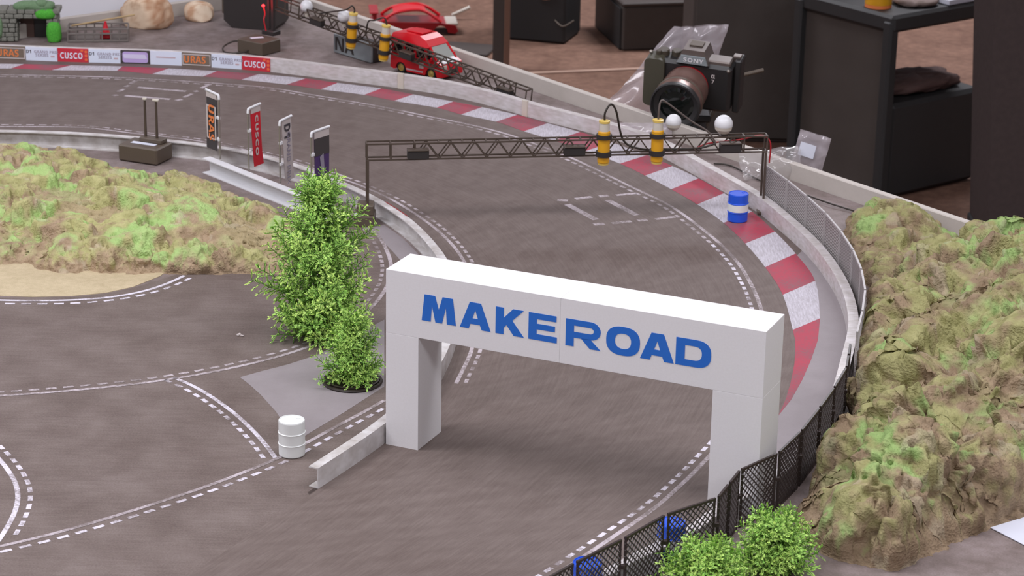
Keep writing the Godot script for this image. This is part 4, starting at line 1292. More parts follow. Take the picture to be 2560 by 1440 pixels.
func build_gantries() -> void:
	var a := Vector3(-0.176, 0.0805, -2.787)
	var b := Vector3(0.308, 0.0805, -2.8585)
	var d := b - a
	var back := Vector3(0, 0, -1)
	var o := thing("gantry", "dark truss gantry crossing the road behind the white arch with yellow sensors", "gantry")
	truss(o, a, b, 17)
	var foot := a + Vector3(0.001, 0, -0.004)
	for e in [Vector3(0.001, 0, 0), Vector3(-0.001, 0, -0.0125)]:
		part("post", boxm(Vector3(0.0028, 0.0615, 0.0028), 0.0003), M.truss, o, Transform3D(Basis.IDENTITY, a + e - Vector3(0, 0.0310, 0)))
		part("post", boxm(Vector3(0.0028, 0.0800, 0.0028), 0.0003), M.truss, o, Transform3D(Basis.IDENTITY, b + e - Vector3(0.002, 0.0405, 0)))
	part("base_block", boxm(Vector3(0.020, 0.012, 0.024), 0.0008), M.base_box, o, Transform3D(Basis.IDENTITY, Vector3(foot.x - 0.003, 0.0195, foot.z)))
	part("base_plate", boxm(Vector3(0.024, 0.013, 0.034), 0.0008), M.base_box, o, Transform3D(Basis.IDENTITY, Vector3(foot.x - 0.004, 0.0071, foot.z)))
	part("label", boxm(Vector3(0.008, 0.0004, 0.012), 0.0), M.paper, o, Transform3D(Basis.IDENTITY, Vector3(foot.x - 0.012, 0.0139, foot.z + 0.008)))
	part("foot", boxm(Vector3(0.012, 0.004, 0.022), 0.0006), M.base_box, o, Transform3D(Basis.IDENTITY, Vector3(b.x - 0.002, 0.0026, b.z - 0.006)))
	var s1 := a + d * 0.585 + Vector3(0, 0.010, 0.0105)
	var s2 := a + d * 0.719 + Vector3(0, 0.010, 0.0105)
	sensor(o, s1, Vector3.UP)
	sensor(o, s2, Vector3.UP)
	var w := Vector3(0, 0.0366, 0)
	part("cable", tubem(curve3([s1 + w, s1 + w + Vector3(0.0005, 0.010, 0), s1 + w + Vector3(0.007, 0.0185, -0.004), s1 + w + Vector3(0.014, 0.009, -0.008), s1 + Vector3(0.024, 0.008, -0.015), s1 + Vector3(0.045, -0.003, -0.017), s2 + Vector3(0.01, -0.006, -0.018), s2 + Vector3(0.05, -0.004, -0.018), s2 + Vector3(0.072, 0.003, -0.016)], 8), 0.0013), M.cable, o)
	part("cable", tubem(curve3([s2 + w, s2 + w + Vector3(0.0005, 0.012, 0), s2 + w + Vector3(0.003, 0.0225, -0.002), s2 + w + Vector3(0.012, 0.018, -0.004), s2 + w + Vector3(0.040, -0.004, -0.010), s2 + Vector3(0.062, 0.018, -0.014), s2 + Vector3(0.072, 0.003, -0.016)], 8), 0.0012), M.camera_top, o)
	for q in [[0.887, 0.0350, 0.0112, -0.004], [0.762, 0.0345, 0.0096, -0.020]]:
		var c: Vector3 = a + d * q[0] + Vector3(0, q[1], q[3])
		part("marker_ball", lathem(ball(q[2]), 24, Transform3D.IDENTITY, true), M.white_plastic, o, Transform3D(Basis.IDENTITY, c))
		part("ball_socket", lathem([Vector2(0, -q[2] * 1.04), Vector2(q[2] * 0.55, -q[2] * 1.02), Vector2(q[2] * 0.90, -q[2] * 0.62), Vector2(q[2] * 0.985, -q[2] * 0.25)], 20), M.clear_cap, o, Transform3D(Basis.IDENTITY, c))
	for t in [0.125, 0.512, 0.905]:
		var c: Vector3 = a + d * t + Vector3(0, 0.0070, 0.003)
		var l := part("lamp_box", boxm(Vector3(0.026, 0.0100, 0.010), 0.0008), M.lamp_body, o, Transform3D(along(d), c))
		part("bracket", boxm(Vector3(0.026, 0.0016, 0.012), 0.0003), M.truss, l, Transform3D(Basis.IDENTITY, Vector3(0, 0.0058, 0)))
	part("cable", tubem(curve3([a + d * 0.82 + Vector3(0, 0.003, -0.008), a + d * 0.85 + Vector3(0, 0.010, -0.006), a + d * 0.93 + Vector3(0, 0.014, -0.006), a + d * 0.985 + Vector3(0, 0.019, -0.006), b + Vector3(0.004, 0.010, -0.003), b + Vector3(0.004, -0.015, -0.003)], 6), 0.0010), M.red_cable, o)
	# second gantry: its right end has come down on the board
	var a2 := Vector3(-0.3805, 0.0600, -3.6760)
	var b2 := Vector3(0.0135, 0.0030, -3.352)
	var d2 := b2 - a2
	var g := thing("gantry", "dark truss gantry fallen slantwise in front of the red toy van", "gantry")
	truss(g, a2, b2, 17)
	for e in [Vector3(0.0045, 0, 0.010), Vector3(-0.0025, 0, 0.002)]:
		part("post", boxm(Vector3(0.0042, 0.0640, 0.0042), 0.0003), M.lamp_body, g, Transform3D(Basis(Vector3.UP, -0.62), Vector3(a2.x, 0.0520, a2.z) + e))
	part("base_block", boxm(Vector3(0.024, 0.007, 0.018), 0.0008), M.lamp_body, g, Transform3D(Basis(Vector3.UP, -0.62), Vector3(a2.x + 0.001, 0.0240, a2.z + 0.007)))
	part("base_plate", boxm(Vector3(0.050, 0.0200, 0.044), 0.0012), M.base_box, g, Transform3D(Basis(Vector3.UP, -0.617), Vector3(-0.3955, 0.0104, -3.6400)))
	part("label", boxm(Vector3(0.020, 0.0004, 0.008), 0.0), M.paper, g, Transform3D(Basis(Vector3.UP, 0.45), Vector3(-0.3990, 0.0207, -3.6450)))
	part("cable", tubem(curve3([Vector3(-0.424, 0.012, -3.652), Vector3(-0.436, 0.012, -3.655), Vector3(-0.450, 0.006, -3.645), Vector3(-0.448, 0.002, -3.628), Vector3(-0.432, 0.002, -3.618), Vector3(-0.416, 0.004, -3.620), Vector3(-0.410, 0.006, -3.624)], 6), 0.0013), M.cable, g)
	part("cable", tubem(curve3([Vector3(-0.3900, 0.064, -3.664), Vector3(-0.3880, 0.054, -3.663), Vector3(-0.3895, 0.044, -3.661), Vector3(-0.3865, 0.028, -3.661)], 6), 0.0011), M.red_cable, g)
	var led := mat(Color(0.95, 0.35, 0.38), 0.3)
	led.emission_enabled = true
	led.emission = Color(1.0, 0.18, 0.2)
	led.emission_energy_multiplier = 1.6
	part("led", lathem(ball(0.0026), 12, Transform3D.IDENTITY, true), led, g, Transform3D(Basis.IDENTITY, Vector3(-0.3905, 0.0665, -3.664)))
	var lamp := OmniLight3D.new()
	lamp.name = "led_light"
	lamp.light_color = Color(1.0, 0.15, 0.18)
	lamp.light_energy = 0.0006
	lamp.light_size = 0.0026
	lamp.omni_range = 2.0
	lamp.shadow_enabled = true
	g.add_child(lamp)
	lamp.position = Vector3(-0.3905, 0.0665, -3.6605)
	var tilt := d2.normalized().cross(Vector3(-0.6, 0, 0.75)).normalized()
	if tilt.y < 0:
		tilt = -tilt
	var fr := Vector3(-0.0055, 0, 0.0085)
	for t in [0.352, 0.482]:
		sensor(g, a2 + d2 * t + fr + Vector3(0, 0.008, 0), tilt)
	for q in [[0.140, 0.0215], [0.292, 0.0275]]:
		var c: Vector3 = a2 + d2 * q[0] + tilt * q[1] + Vector3(0.002, 0, -0.006)
		part("marker_ball", lathem(ball(0.0098), 20, Transform3D.IDENTITY, true), M.white_plastic, g, Transform3D(Basis.IDENTITY, c))
		part("ball_socket", lathem([Vector2(0.003, -0.016), Vector2(0.004, -0.010), Vector2(0.0075, -0.0066)], 12), M.clear_cap, g, Transform3D(Basis.IDENTITY, c))
	var s3 := a2 + d2 * 0.352 + fr + tilt * 0.045
	part("cable", tubem(curve3([a2 + d2 * 0.20 + tilt * 0.020, a2 + d2 * 0.25 + tilt * 0.030, s3 + Vector3(-0.012, 0.004, 0), s3 + Vector3(-0.003, 0.010, 0), s3 + Vector3(0.001, 0.004, 0), s3], 6), 0.0012), M.cable, g)
	var s4 := a2 + d2 * 0.482 + fr + tilt * 0.045
	part("cable", tubem(curve3([a2 + d2 * 0.39 + tilt * 0.012, a2 + d2 * 0.395 + tilt * 0.035, s4 + Vector3(-0.018, 0.006, 0), s4 + Vector3(-0.004, 0.010, 0), s4], 6), 0.0012), M.cable, g)
	for t in [0.20, 0.56, 0.93]:
		var l := part("lamp_box", boxm(Vector3(0.024, 0.009, 0.010), 0.0008), M.lamp_body, g, Transform3D(along(d2), a2 + d2 * t + tilt * 0.007 + fr * 0.4))
		part("bracket", boxm(Vector3(0.024, 0.0016, 0.012), 0.0003), M.truss, l, Transform3D(Basis.IDENTITY, Vector3(0, 0.0054, 0)))
	# spare gantry foot without its beam
	var f := thing("rod_stand", "brown-grey block with two bare upright rods standing inside the bend", "stand", Vector3(-0.481, 0.0006, -3.0435), -0.40)
	part("block", boxm(Vector3(0.058, 0.0215, 0.040), 0.0018, Vector3(0, 0.0110, 0)), M.base_box, f)
	part("top_block", boxm(Vector3(0.034, 0.006, 0.016), 0.001, Vector3(0.006, 0.0248, -0.010)), M.base_box, f)
	part("label", boxm(Vector3(0.036, 0.0004, 0.008), 0.0, Vector3(0.000, 0.0221, 0.003)), M.paper, f)
	for x in [-0.005, 0.012]:
		part("rod", lathem([Vector2(0, 0), Vector2(0.0019, 0), Vector2(0.0015, 0.050), Vector2(0, 0.050)], 10, Transform3D(Basis.IDENTITY, Vector3(x, 0.0276, -0.010))), M.truss, f)
	part("rod_cap", boxm(Vector3(0.009, 0.003, 0.004), 0.0006, Vector3(0.0115, 0.0785, -0.010)), M.clear_cap, f)
	part("rod_cap", boxm(Vector3(0.005, 0.003, 0.004), 0.0006, Vector3(-0.005, 0.0785, -0.010)), M.clear_cap, f)
	assert(back.z < 0)

func ball(r: float) -> Array:
	var p := []
	for i in 17:
		var a := -PI / 2 + PI * i / 16
		p.append(Vector2(max(0.0, r * cos(a)), r * sin(a)))
	p[0].x = 0.0
	p[16].x = 0.0
	return p

# ------------------------------------------------------------------ banner flags
func clothm(w: float, h: float, sway: float, y_from := 0.0, y_to := 1.0) -> ArrayMesh:
	# hangs from y = 0 down, x from 0 to w; slightly curved cloth of real thickness
	var st := begin()
	st.set_smooth_group(1)
	var ny := 14
	var nx := 4
	var pt := func(i, j, s):
		var v: float = lerp(y_from, y_to, float(j) / ny)
		var u := float(i) / nx
		return Vector3(u * w + sway * v * v, -h * v, sin(v * 4.2 + u) * 0.0012 * v + s * 0.0002)
	for s in [-1, 1]:
		st.set_smooth_group(2 + s)
		for j in ny:
			for i in nx:
				quad(st, pt.call(i, j, s), pt.call(i + 1, j, s), pt.call(i + 1, j + 1, s), pt.call(i, j + 1, s))
	return done(st)

func flag(label: String, at: Vector3, turn: float, kind: String, w: float, h: float, sway: float, top: float, face := 1.0) -> void:
	var o := thing("banner_flag", label, "flag", at, turn, "banner flags on the short barrier")
	part("pole", lathem([Vector2(0, 0), Vector2(0.0011, 0), Vector2(0.0011, top - 0.004), Vector2(0, top - 0.004)], 10), M.chrome, o)
	part("arm", tubem(curve3([Vector3(0, top - 0.006, 0), Vector3(0.001, top - 0.001, 0), Vector3(0.006, top, 0), Vector3(w + 0.006, top + 0.001, 0)], 4), 0.0017, 8), M.white_plastic, o)
	for y in [0.64, 0.30]:
		part("clip", boxm(Vector3(0.006, 0.0045, 0.0035), 0.0008, Vector3(0.0022, top * y, 0)), M.white_plastic, o)
	var main: Material = {"uras": M.dark_flag, "cusco": M.red_flag, "d1": M.white_flag, "purple": M.purple_flag}[kind]
	var x0 := 0.005
	var c := part("banner", clothm(w, h, sway), main, o, Transform3D(Basis.IDENTITY, Vector3(x0, top - 0.001, 0)))
	var side := Basis(Vector3.BACK, -PI / 2)   # lettering reads downwards
	if face < 0:
		side = Basis(Vector3.UP, PI) * side
	match kind:
		"uras":
			part("hem", clothm(w, h, sway, 0.0, 0.09), M.white_flag, c, Transform3D(Basis.IDENTITY, Vector3(0, 0, 0.0004 * face)))
			var st := begin()
			ring_plate(st, rounded(w * 0.90, h * 0.60, 0.0012), rounded(w * 0.66, h * 0.545, 0.0008), 0.0003)
			part("border", done(st), M.white_flag, c, Transform3D(Basis.IDENTITY, Vector3(w * 0.5, -h * 0.52, 0.0006 if face > 0 else -0.0014)))
			part("lettering", words("URAS", w * 0.50), M.orange, c, Transform3D(side * Basis.from_scale(Vector3(1.15, 1, 1)), Vector3(w * 0.5, -h * 0.52, 0.0014 * face)))
		"cusco":
			part("hem", clothm(w, h, sway, 0.0, 0.09), M.white_flag, c, Transform3D(Basis.IDENTITY, Vector3(0, 0, 0.0004)))
			part("lettering", words("CUSCO", w * 0.28), M.white_flag, c, Transform3D(side * Basis.from_scale(Vector3(2.1, 1, 1)), Vector3(w * 0.5 + sway * 0.2, -h * 0.47, 0.0012)))
		"d1":
			part("lettering", words("D1", w * 0.62), M.ink, c, Transform3D(side, Vector3(w * 0.5, -h * 0.19, 0.0012)))
			part("lettering", words("GRAND PRIX", w * 0.34, 0.0003, false), M.ink_pale, c, Transform3D(side * Basis.from_scale(Vector3(1.25, 1, 1)), Vector3(w * 0.5 + sway * 0.35, -h * 0.62, 0.0014)))
		"purple":
			part("hem", clothm(w, h, sway, 0.0, 0.10), M.white_flag, c, Transform3D(Basis.IDENTITY, Vector3(0, 0, 0.0004)))
			part("top_field", clothm(w, h, sway, 0.10, 0.36), M.dark_flag, c, Transform3D(Basis.IDENTITY, Vector3(0, 0, 0.0004)))
			part("foot_field", clothm(w, h, sway, 0.74, 1.0), M.dark_flag, c, Transform3D(Basis.IDENTITY, Vector3(0, 0, 0.0004)))
			part("lettering", platem([Vector2(w * 0.34, -h * 0.38), Vector2(w * 0.58, -h * 0.34), Vector2(w * 0.66, -h * 0.62), Vector2(w * 0.58, -h * 0.80), Vector2(w * 0.44, -h * 0.6)], 0.0003), M.ink_pale, c, Transform3D(Basis.IDENTITY, Vector3(0, 0, 0.0012)))

func build_flags() -> void:
	var y := 0.0201
	flag("dark banner flag with orange lettering in a white frame", Vector3(-0.3765, y, -2.9865), 2.26, "uras", 0.0245, 0.074, 0.000, 0.0840, -1.0)
	flag("red banner flag with white lettering", Vector3(-0.3345, y, -2.9375), 1.05, "cusco", 0.0205, 0.078, 0.008, 0.0800)
	flag("white banner flag with black lettering", Vector3(-0.2900, y, -2.8865), 1.08, "d1", 0.0205, 0.080, 0.008, 0.0790)
	flag("black and purple banner flag, tip of the tall shrub below it", Vector3(-0.2470, y, -2.8380), 0.92, "purple", 0.0270, 0.086, 0.001, 0.0790)

# ------------------------------------------------------------------ barrels and bits
func barrel(label: String, at: Vector3, blue: bool) -> void:
	var o := thing("oil_barrel", label, "barrel", at)
	var r := 0.0123
	var h := 0.0345
	var prof := [Vector2(0, 0), Vector2(r * 0.96, 0), Vector2(r, 0.0008), Vector2(r, h * 0.32), Vector2(r * 1.06, h * 0.34), Vector2(r, h * 0.36), Vector2(r, h * 0.64), Vector2(r * 1.06, h * 0.66), Vector2(r, h * 0.68), Vector2(r, h - 0.001), Vector2(r * 0.97, h)]
	part("drum", lathem(prof, 36), M.barrel_blue if blue else M.barrel_white, o)
	part("lid", lathem([Vector2(r * 0.97, h), Vector2(r * 0.92, h), Vector2(r * 0.91, h - 0.0006), Vector2(0, h - 0.0006)], 36), M.barrel_blue if blue else M.barrel_white, o)
	part("bung", lathem([Vector2(0.0018, h - 0.0006), Vector2(0.0018, h + 0.0002), Vector2(0, h + 0.0002)], 12, Transform3D(Basis.IDENTITY, Vector3(0.006, 0, -0.004))), M.barrel_blue if blue else M.barrel_white, o)
	if blue:
		part("white_band", lathem([Vector2(r * 1.0, h * 0.37), Vector2(r * 1.035, h * 0.38), Vector2(r * 1.035, h * 0.62), Vector2(r * 1.0, h * 0.63)], 36), M.barrel_white, o)

func build_small_things() -> void:
	barrel("white oil barrel standing left of the arch", Vector3(-0.2020, 0.0008, -2.0850), false)
	barrel("blue oil barrel with a white band standing on the red and white kerb", Vector3(0.2735, 0.0010, -2.8300), true)
	barrel("blue oil barrel seen through the lattice fence at the bottom edge", Vector3(0.0660, 0.0006, -1.795), true)
	barrel("blue oil barrel half hidden by the fence shrub", Vector3(0.1390, 0.0006, -1.8760), true)
	# crumb
	var st := begin()
	box(st, Vector3(0, 0.0012, 0), Vector3(0.0045, 0.0022, 0.0030), Basis(Vector3(0.2, 1, 0.3).normalized(), 0.6), 0.0006)
	box(st, Vector3(0.0035, 0.0007, 0.0014), Vector3(0.004, 0.0012, 0.0016), Basis(Vector3.UP, -0.5), 0.0003)
	var c := part("paper_crumb", done(st), M.white_flag, self, Transform3D(Basis.IDENTITY, Vector3(-0.2865, 0.0006, -2.3960)))
	tag(c, "tiny pale crumb lying on the empty asphalt", "crumb")
	# sheet of paper lying at the lower right
	var s := part("paper_sheet", boxm(Vector3(0.21, 0.0006, 0.148), 0.0, Vector3(0.105, 0, -0.074)), M.paper, self, Transform3D(Basis(Vector3.UP, -0.98), Vector3(0.425, 0.0010, -1.951)))
	tag(s, "white paper sheet lying beside the big rock mound", "paper")

# ------------------------------------------------------------------ things along the back of the board
func lumpy(seed_: int, size: Vector3, c1: Color, c2: Color, cut: Vector3) -> ArrayMesh:
	var n := simplex(seed_, 22.0, 3)
	var cell := cell_noise(seed_ + 1, 30.0, FastNoiseLite.RETURN_CELL_VALUE)
	var st := begin()
	st.set_smooth_group(0)
	var N := 44
	var K := 26
	for j in K + 1:
		for i in N + 1:
			var a := TAU * i / N
			var b := -PI / 2 + PI * j / K
			var d := Vector3(cos(a) * cos(b), sin(b), sin(a) * cos(b))
			var q := Vector3(sgnpow(d.x, 0.75), sgnpow(d.y, 0.75), sgnpow(d.z, 0.75)) * size * 0.5
			q *= 1.0 + n.get_noise_3dv(q) * 0.20 + cell.get_noise_3dv(q) * 0.07
			if cut != Vector3.ZERO:
				var k := q.dot(cut.normalized()) - size.x * 0.30
				if k > 0:
					q -= cut.normalized() * k * 0.85
			q.y = max(q.y, -size.y * 0.40)
			var face := 1.0 if cut != Vector3.ZERO and q.dot(cut.normalized()) > size.x * 0.285 else 0.0
			var t := clampf(n.get_noise_3dv(q * 3.0) * 0.9 + 0.35 + face * 0.6, 0.0, 1.0)
			st.set_color(c1.lerp(c2, t))
			st.add_vertex(q + Vector3(0, size.y * 0.40, 0))
	for j in K:
		for i in N:
			var p := j * (N + 1) + i
			for k in [p, p + N + 1, p + 1, p + 1, p + N + 1, p + N + 2]:
				st.add_index(k)
	st.generate_normals()
	return st.commit()

func build_board_back() -> void:
	# black box with a chamfered hood
	var o := thing("equipment_box", "black plastic equipment box behind the slanting gantry's foot", "box", Vector3(-0.418, 0.0004, -3.815), -0.25)
	part("body", platem([Vector2(-0.044, 0.012), Vector2(-0.030, 0.0), Vector2(0.038, 0.0), Vector2(0.044, 0.008), Vector2(0.044, 0.078), Vector2(0.034, 0.088), Vector2(-0.036, 0.088), Vector2(-0.044, 0.080)], 0.06, Transform3D(Basis.IDENTITY, Vector3(0, 0, -0.03))), M.lamp_body, o)
	part("lid", boxm(Vector3(0.080, 0.012, 0.064), 0.002, Vector3(-0.001, 0.0945, 0)), M.black, o)
	part("side_ridge", boxm(Vector3(0.006, 0.050, 0.050), 0.001, Vector3(-0.046, 0.046, 0)), M.base_box, o)
	# toy van
	van()
	# grey sign box with dark letters
	var g := thing("sign_box", "pale grey box with big dark letters behind the slanting gantry", "sign", Vector3(-0.249, 0.0004, -3.612), 0.0)
	var dir := Vector3(0.061, 0, 0.066).normalized()
	g.basis = Basis(dir, Vector3.UP, dir.cross(Vector3.UP))
	part("face", boxm(Vector3(0.090, 0.029, 0.005), 0.0008, Vector3(0, 0.0150, 0)), M.box_grey, g)
	part("backing", boxm(Vector3(0.088, 0.027, 0.024), 0.0008, Vector3(0.002, 0.0140, -0.0148)), M.lamp_body, g)
	part("lettering", words("N", 0.021), M.lamp_body, g, Transform3D(Basis.from_scale(Vector3(1.2, 1, 1)), Vector3(-0.030, 0.0150, 0.0026)))
	part("lettering", words("A", 0.021), M.lamp_body, g, Transform3D(Basis.from_scale(Vector3(1.2, 1, 1)), Vector3(-0.006, 0.0150, 0.0026)))
	tunnel()
	crate()
	var r1 := part("tan_stone", lumpy(71, Vector3(0.078, 0.058, 0.055), Color(0.42, 0.22, 0.12), Color(0.74, 0.58, 0.42), Vector3(-0.6, -0.1, 0.8)), M.tan_rock, self, Transform3D(Basis(Vector3.UP, 0.15), Vector3(-0.588, 0.0002, -3.790)))
	tag(r1, "large orange-tan stone with a pale hollow face against the white wall", "stone")
	var r2 := part("tan_stone", lumpy(77, Vector3(0.046, 0.034, 0.036), Color(0.52, 0.32, 0.20), Color(0.76, 0.63, 0.48), Vector3(0.5, 0.2, 0.8)), M.tan_rock, self, Transform3D(Basis(Vector3.UP, -0.3), Vector3(-0.512, 0.0002, -3.842)))
	r2.name = numbered("tan_stone_small")
	tag(r2, "small square tan stone left of the black equipment box", "stone")
	# cord lying behind the mesh fence
	var cord := part("thin_cord", tubem(curve3([Vector3(0.262, 0.002, -3.07), Vector3(0.285, 0.002, -3.06), Vector3(0.318, 0.002, -2.995), Vector3(0.345, 0.003, -2.965), Vector3(0.382, 0.004, -2.912), Vector3(0.405, 0.003, -2.888), Vector3(0.436, 0.002, -2.862), Vector3(0.47, 0.002, -2.855)], 6), 0.0011), M.cable, self)
	tag(cord, "thin dark cord lying between the mesh fence and the edge rail", "cord")

func van() -> void:
	var f := Vector3(0.789, 0, 0.614).normalized()
	var o := thing("toy_van", "red toy van with gold wheels parked behind the outer barrier", "toy van", Vector3(-0.1345, 0.0004, -3.5255))
	o.basis = Basis(f, Vector3.UP, f.cross(Vector3.UP)).scaled(Vector3.ONE * 1.08)
	var L := 0.092
	var w := 0.044
	# lower body, side outline with wheel arches, extruded across
	var lower := [Vector2(-0.046, 0.006), Vector2(-0.040, 0.004), Vector2(-0.036, 0.005)]
	for k in 7:
		var a := PI - PI * k / 6
		lower.append(Vector2(-0.027 + 0.0095 * cos(a), 0.006 + 0.0095 * sin(a)))
	lower.append(Vector2(-0.016, 0.004)); lower.append(Vector2(0.016, 0.004))
	for k in 7:
		var a := PI - PI * k / 6
		lower.append(Vector2(0.027 + 0.0095 * cos(a), 0.006 + 0.0095 * sin(a)))
	lower.append_array([Vector2(0.038, 0.004), Vector2(0.047, 0.005), Vector2(0.0475, 0.014), Vector2(0.045, 0.022), Vector2(0.036, 0.026), Vector2(-0.045, 0.026)])
	part("body", platem(lower, w, Transform3D(Basis.IDENTITY, Vector3(0, 0, -w / 2))), M.red, o)
	# pillars and roof
	part("roof", van_roof(w), M.red, o)
	var upper := [Vector2(-0.044, 0.026), Vector2(0.034, 0.026), Vector2(0.020, 0.043), Vector2(-0.043, 0.043)]
	part("glasshouse", platem(upper, w - 0.006, Transform3D(Basis.IDENTITY, Vector3(0, 0, -w / 2 + 0.003))), M.window, o)
	for s in [-1.0, 1.0]:
		for x in [-0.043, -0.023, -0.003, 0.016]:
			part("pillar", boxm(Vector3(0.0042, 0.018, 0.003), 0.0004, Vector3(x, 0.0345, s * (w / 2 - 0.0025))), M.red, o)
		var st := begin()
		bar(st, Vector3(0.036, 0.025, s * (w / 2 - 0.002)), Vector3(0.0215, 0.0435, s * (w / 2 - 0.004)), 0.003)
		part("pillar", done(st), M.red, o)
		for x in [-0.027, 0.027]:
			var wx := Transform3D(Basis(Vector3.RIGHT, PI / 2 * s), Vector3(x, 0.0078, s * (w / 2 - 0.0045)))
			var tw := part("wheel", lathem([Vector2(0.0045, -0.004), Vector2(0.0075, -0.004), Vector2(0.0078, 0), Vector2(0.0078, 0.003), Vector2(0.0070, 0.0042), Vector2(0.0052, 0.0042), Vector2(0.0050, 0.0030)], 20), M.tyre, o, wx)
			part("rim", lathem([Vector2(0.0052, 0.0040), Vector2(0.0048, 0.0030), Vector2(0.0018, 0.0034), Vector2(0, 0.0046)], 16), M.gold, tw)
		part("headlight", boxm(Vector3(0.003, 0.005, 0.009), 0.0008, Vector3(0.0455, 0.0185, s * 0.0150)), M.clear_cap, o)
		part("mirror", boxm(Vector3(0.003, 0.004, 0.004), 0.0008, Vector3(0.030, 0.029, s * (w / 2 + 0.002))), M.red, o)
	# windscreen and bonnet
	var st2 := begin()
	var hw := w / 2 - 0.0045
	quad(st2, Vector3(0.0372, 0.0262, -hw), Vector3(0.0372, 0.0262, hw), Vector3(0.0220, 0.0432, hw * 0.92), Vector3(0.0220, 0.0432, -hw * 0.92))
	part("windscreen", done(st2), M.windscreen, o)
	part("bonnet", boxm(Vector3(0.011, 0.0016, w - 0.012), 0.0005, Vector3(0.0405, 0.0250, 0), Basis(Vector3.BACK, -0.35)), M.white_plastic, o)
	part("grille", boxm(Vector3(0.0016, 0.0065, w * 0.5), 0.0004, Vector3(0.0476, 0.0110, 0)), M.lamp_body, o)
	part("side_print", boxm(Vector3(0.008, 0.008, 0.0004), 0.0001, Vector3(0.010, 0.0165, w / 2 + 0.0001)), M.white_flag, o)
	part("side_print", boxm(Vector3(0.030, 0.0022, 0.0004), 0.0001, Vector3(-0.002, 0.0075, w / 2 + 0.0001)), M.pink_text, o)
	assert(L > 0)

func van_roof(w: float) -> ArrayMesh:
	var st := begin()
	var prof := [[Vector2(-0.0455, 0.043), 0.5], [Vector2(-0.0465, 0.046), 0.5], [Vector2(-0.043, 0.0545), 0.44], [Vector2(-0.020, 0.0570), 0.42], [Vector2(0.004, 0.0560), 0.41], [Vector2(0.014, 0.0515), 0.42], [Vector2(0.0225, 0.0440), 0.46], [Vector2(0.0220, 0.0425), 0.46]]
	st.set_smooth_group(-1)
	for i in prof.size() - 1:
		var a = prof[i]
		var b = prof[i + 1]
		var wa: float = w * a[1]
		var wb: float = w * b[1]
		quad(st, Vector3(a[0].x, a[0].y, -wa), Vector3(a[0].x, a[0].y, wa), Vector3(b[0].x, b[0].y, wb), Vector3(b[0].x, b[0].y, -wb))
		for s in [-1.0, 1.0]:
			quad(st, Vector3(a[0].x, a[0].y, s * wa), Vector3(b[0].x, b[0].y, s * wb), Vector3(b[0].x, 0.0425, s * w * 0.5), Vector3(a[0].x, 0.0425, s * w * 0.5))
	quad(st, Vector3(-0.0455, 0.0425, -w / 2), Vector3(0.022, 0.0425, -w / 2), Vector3(0.022, 0.0425, w / 2), Vector3(-0.0455, 0.0425, w / 2))
	box(st, Vector3(-0.012, 0.0578, 0), Vector3(0.030, 0.0022, 0.022), Basis.IDENTITY, 0.0008)
	return done(st)

func tunnel() -> void:
	var o := thing("tunnel_portal", "grey stone tunnel portal overgrown with bright green moss", "tunnel", Vector3(-0.761, 0.0004, -3.690), 0.08)
	var r := RandomNumberGenerator.new()
	r.seed = 44
	# stone courses left and right of the opening and over it
	for row in 7:
		var y := 0.0040 + row * 0.0072
		for cx in [[-0.060, -0.012], [0.032, 0.050]]:
			if row >= 5:
				continue
			var x: float = cx[0]
			while x < cx[1] - 0.003:
				var w: float = min(r.randf_range(0.009, 0.015), cx[1] - x)
				part("stone_block", boxm(Vector3(w - 0.0008, 0.0066, 0.036 + r.randf_range(0, 0.004)), 0.0010, Vector3(x + w / 2, y, 0)), M.stone, o)
				x += w
		if row >= 5:
			var x := -0.058 + 0.004 * (row - 5)
			while x < 0.046:
				var w := r.randf_range(0.010, 0.016)
				part("stone_block", boxm(Vector3(w - 0.0008, 0.0066, 0.036 + r.randf_range(0, 0.004)), 0.0010, Vector3(x + w / 2, y, 0)), M.stone, o)
				x += w
	part("inner_wall", boxm(Vector3(0.022, 0.034, 0.004), 0.0, Vector3(-0.001, 0.0172, -0.016)), M.brown, o)
	part("dark_panel", boxm(Vector3(0.024, 0.034, 0.004), 0.0, Vector3(0.021, 0.0172, -0.016)), M.black, o)
	for q in [[Vector3(0.042, 0.014, 0.016), Vector3(0.022, 0.036, 0.018), 0], [Vector3(0.030, 0.043, 0.012), Vector3(0.034, 0.016, 0.022), 0], [Vector3(0.010, 0.054, 0.004), Vector3(0.062, 0.016, 0.026), 1], [Vector3(0.026, 0.058, 0.006), Vector3(0.020, 0.012, 0.020), 1], [Vector3(-0.040, 0.020, 0.018), Vector3(0.010, 0.034, 0.010), 1], [Vector3(-0.052, 0.042, 0.010), Vector3(0.020, 0.010, 0.018), 1]]:
		part("moss_clump", lumpy(int(q[0].x * 10000) + 900, q[1], Color.WHITE, Color.WHITE, Vector3.ZERO), M.moss if q[2] == 0 else M.dull_moss, o, Transform3D(Basis.IDENTITY, q[0] - Vector3(0, q[1].y * 0.4, 0)))

